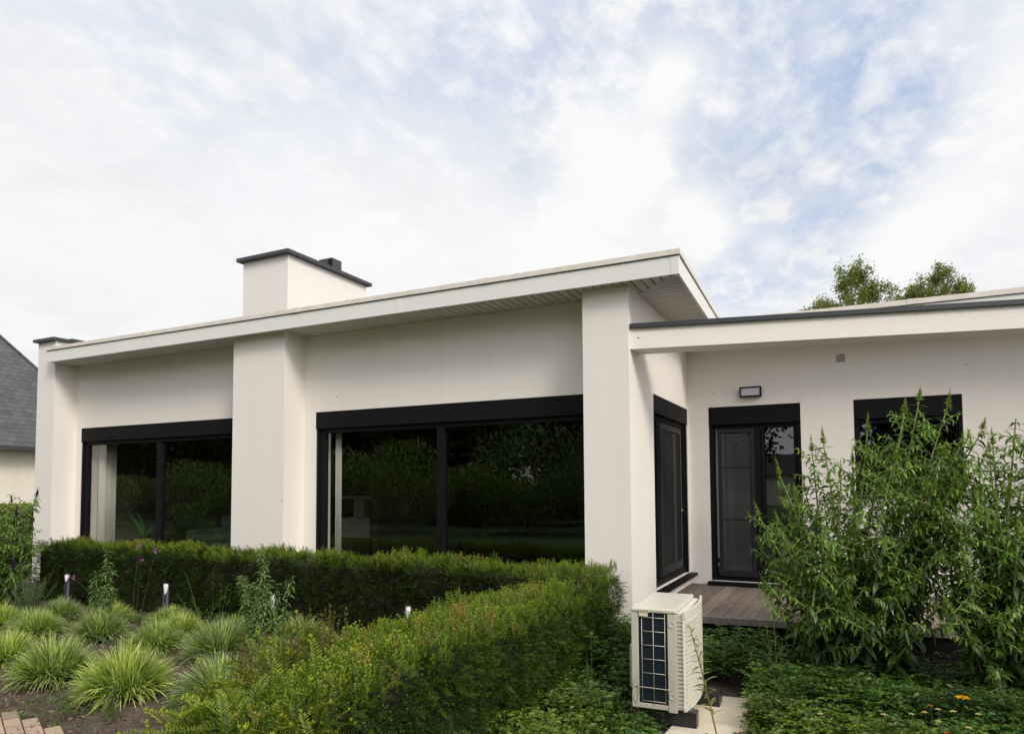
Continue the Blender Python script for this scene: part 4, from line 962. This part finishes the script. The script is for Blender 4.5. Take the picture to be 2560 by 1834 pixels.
MB().add([(-9.4,-4.5,2.6),(9.4,-4.5,2.6),(9.4,4.5,2.6),(-9.4,4.5,2.6),(-9.4,0,4.9),(9.4,0,4.9)], [(0,1,5,4),(2,3,4,5),(1,2,5),(3,0,4),(3,2,1,0)]).build('roof', M['roofred'], hs)
# broad-leaved tree whose branch is mirrored in the door
tree('broadleaf_tree', 'broad-leaved tree whose branches are mirrored in the terrace door', (-4.6, -22, -.4), [(-4.6,-22,5.2,1.6),(-2.6,-22,5.0,1.2),(-1.4,-22,4.8,.8),(-5,-22,3.4,1.6),(-3.2,-22,3.0,1.3),(-6,-22,6,1.6)], 700, .26, (.03, .05, .013), (.06, .09, .02), .25, 'bark', None, 'wood_dark')

# ------------------------------------------------------------------ sky and sun
SUN = np.array((.68, -.42, .60)); SUN /= np.linalg.norm(SUN)
el = math.asin(SUN[2]); az = math.atan2(SUN[0], SUN[1])
w = bpy.data.worlds.new('World'); SC.world = w; w.use_nodes = True; nt = w.node_tree; nt.nodes.clear()
out = nd(nt, 'ShaderNodeOutputWorld'); bgd = nd(nt, 'ShaderNodeBackground', i_Strength=1.); ln(nt, bgd.outputs[0], out.inputs[0])
sky = nd(nt, 'ShaderNodeTexSky', sky_type='NISHITA'); sky.sun_disc = False; sky.sun_elevation = el; sky.sun_rotation = az
tc = nd(nt, 'ShaderNodeTexCoord'); DIR = tc.outputs['Generated']
def mth(op, a, b=None, c=None, clamp=False):
    n = nd(nt, 'ShaderNodeMath', operation=op); n.use_clamp = clamp
    for i, v in enumerate((a, b, c)):
        if v is None: continue
        if hasattr(v, 'is_output'): ln(nt, v, n.inputs[i])
        else: n.inputs[i].default_value = v
    return n.outputs[0]
def dotd(v):
    v = np.array(v, float); v /= np.linalg.norm(v); n = nd(nt, 'ShaderNodeVectorMath', operation='DOT_PRODUCT'); ln(nt, DIR, n.inputs[0]); n.inputs[1].default_value = tuple(v); return n.outputs['Value']
def blob(v, width, amp=1.):   # smooth patch of sky around a compass direction; width in radians
    d = dotd(v); return mth('MULTIPLY', mth('EXPONENT', mth('MULTIPLY', mth('SUBTRACT', d, 1.), 2./width**2)), amp)
sep = nd(nt, 'ShaderNodeSeparateXYZ'); ln(nt, DIR, sep.inputs[0])
zz = mth('ADD', mth('MAXIMUM', sep.outputs[2], 0.), .22)
cmb = nd(nt, 'ShaderNodeCombineXYZ'); ln(nt, mth('DIVIDE', sep.outputs[0], zz), cmb.inputs[0]); ln(nt, mth('DIVIDE', sep.outputs[1], zz), cmb.inputs[1])
def noise(scale, detail, rough, dist=0., vec=None, loc=(0, 0, 0), stretch=(1, 1, 1), rot=0.):
    mp = nd(nt, 'ShaderNodeMapping'); mp.inputs['Location'].default_value = loc; mp.inputs['Scale'].default_value = stretch; mp.inputs['Rotation'].default_value = (0, 0, rot); ln(nt, vec or cmb.outputs[0], mp.inputs[0])
    n = nd(nt, 'ShaderNodeTexNoise', i_Scale=scale, i_Detail=detail, i_Roughness=rough, i_Distortion=dist); ln(nt, mp.outputs[0], n.inputs['Vector']); return n.outputs[0]
n_big = noise(1.5, 7, .58, .25, loc=(3.1, 1.2, 0))
n_mid = noise(5.5, 7, .62, .5, loc=(.4, 2.2, 0), stretch=(1, .7, 1), rot=.6)
n_fine = noise(15., 5, .6, .3, loc=(5, .3, 0), stretch=(1, .75, 1), rot=.5)
# where the thin cloud opens to blue
blue = None
for (v, wd, am) in (((-.041,.903,.427),.15,.8), ((.03,.925,.375),.14,.8), ((-.05,.946,.33),.06,.8), ((-.18,.865,.49),.11,.75), ((-.121,.951,.286),.035,.9), ((-.16,.95,.27),.05,.6), ((-.06,.955,.29),.05,.5),
                    ((-.3,.77,.57),.14,.8), ((.03,.85,.53),.13,.6), ((-.50,.67,.55),.14,.35), ((-.687,.513,.52),.13,.4), ((-.40,.78,.47),.10,.25), ((-.362,.833,.419),.035,.8), ((-.62,.64,.45),.12,.15)):
    b = blob(v, wd, am); blue = b if blue is None else mth('ADD', blue, b)
cum = None
for (v, wd, am) in (((-.289,.837,.455),.05,.75), ((-.20,.84,.50),.035,.7), ((-.17,.84,.515),.05,.35), ((-.23,.88,.41),.045,.75), ((-.16,.92,.35),.05,.8), ((-.08,.955,.315),.025,.4), ((.12,.93,.335),.06,.8), ((.06,.96,.28),.05,.8), ((.2,.89,.42),.07,.7), ((-.32,.88,.33),.10,.75), ((.1,.86,.5),.035,.5), ((-.55,.78,.3),.2,.5)):
    b = blob(v, wd, am); cum = b if cum is None else mth('ADD', cum, b)
thr = mth('ADD', mth('MULTIPLY', mth('SUBTRACT', n_mid, .5), 1.5), mth('ADD', mth('MULTIPLY', mth('SUBTRACT', n_fine, .5), 1.5), mth('MULTIPLY', mth('SUBTRACT', n_big, .5), 1.6)))
edge = mth('ADD', mth('MULTIPLY', mth('SUBTRACT', n_mid, .5), 2.0), mth('MULTIPLY', mth('SUBTRACT', n_fine, .5), 1.0))
cumk = mth('MULTIPLY', mth('SUBTRACT', mth('ADD', cum, edge), .18), 1.7, clamp=True)
up_ = mth('MULTIPLY', mth('SUBTRACT', sep.outputs[2], .36), 1.9, clamp=True)
bl_ = mth('MINIMUM', mth('ADD', blue, mth('MULTIPLY', up_, .62)), 1.0)
bmask = mth('MULTIPLY', mth('MULTIPLY', bl_, mth('ADD', mth('MULTIPLY', thr, 1.25), .50), clamp=True), mth('SUBTRACT', 1., mth('MULTIPLY', cumk, .95)), clamp=True)
grey = mth('MULTIPLY', mth('SUBTRACT', noise(2.6, 8, .62, .4, loc=(8, 4, 0)), .47), 2.2, clamp=True)
def rgbmix(f, a, b):
    n = nd(nt, 'ShaderNodeMix', data_type='RGBA'); ln(nt, f, n.inputs[0])
    for i, v in ((6, a), (7, b)):
        if hasattr(v, 'is_output'): ln(nt, v, n.inputs[i])
        else: n.inputs[i].default_value = rgb4(v)
    return n.outputs[2]
skysc = nd(nt, 'ShaderNodeVectorMath', operation='SCALE'); ln(nt, sky.outputs[0], skysc.inputs[0]); skysc.inputs['Scale'].default_value = .10
hazeblue = nd(nt, 'ShaderNodeMix', data_type='RGBA', i_0=.72); ln(nt, skysc.outputs[0], hazeblue.inputs[6]); hazeblue.inputs[7].default_value = (.56, .675, .87, 1)
cloud = rgbmix(grey, (.89, .89, .90), (.74, .74, .755))
cloud = rgbmix(cumk, cloud, (.92, .917, .91))
col = rgbmix(bmask, cloud, hazeblue.outputs[2])
# unseen sky round the sun and overhead, brightened to lift the walls
glow = mth('ADD', 1., mth('ADD', blob(SUN, .5, 1.6), blob((0, -.15, 1), .5, 1.0)))
fin = nd(nt, 'ShaderNodeVectorMath', operation='SCALE'); ln(nt, col, fin.inputs[0]); ln(nt, glow, fin.inputs['Scale'])
ln(nt, fin.outputs[0], bgd.inputs[0])
sl_ = bpy.data.lights.new('sun', 'SUN'); sl_.energy = 1.9; sl_.angle = math.radians(16); sl_.color = (1, .91, .78)
so_ = bpy.data.objects.new('sun', sl_); link(so_); so_.rotation_euler = Vector(tuple(-SUN)).to_track_quat('-Z', 'Y').to_euler(); so_.location = (20, -12, 20)

# ------------------------------------------------------------------ camera
cd = bpy.data.cameras.new('camera'); cam = bpy.data.objects.new('camera', cd); link(cam)
yaw, pitch, roll = .4538, .0519, -.006
F_ = np.array((-math.sin(yaw)*math.cos(pitch), math.cos(yaw)*math.cos(pitch), math.sin(pitch))); R_ = np.array((math.cos(yaw), math.sin(yaw), 0)); U_ = np.cross(R_, F_)
R2 = R_*math.cos(roll)+U_*math.sin(roll); U2 = U_*math.cos(roll)-R_*math.sin(roll)
mw = Matrix.Identity(4)
for i in range(3): mw[i][0], mw[i][1], mw[i][2], mw[i][3] = R2[i], U2[i], -F_[i], (1.95045, -6.70453, 1.31916)[i]
cam.matrix_world = mw
cd.sensor_width = 36; cd.lens = 1715.42/2560*36; cd.shift_y = (1127.264-917)/2560; cd.clip_start = .05; cd.clip_end = 2000
SC.camera = cam
SC.view_settings.view_transform = 'Standard'; SC.view_settings.look = 'None'; SC.view_settings.gamma = 1; SC.view_settings.exposure = .08
SC.cycles.max_bounces = 8; SC.cycles.transparent_max_bounces = 16; SC.cycles.diffuse_bounces = 4
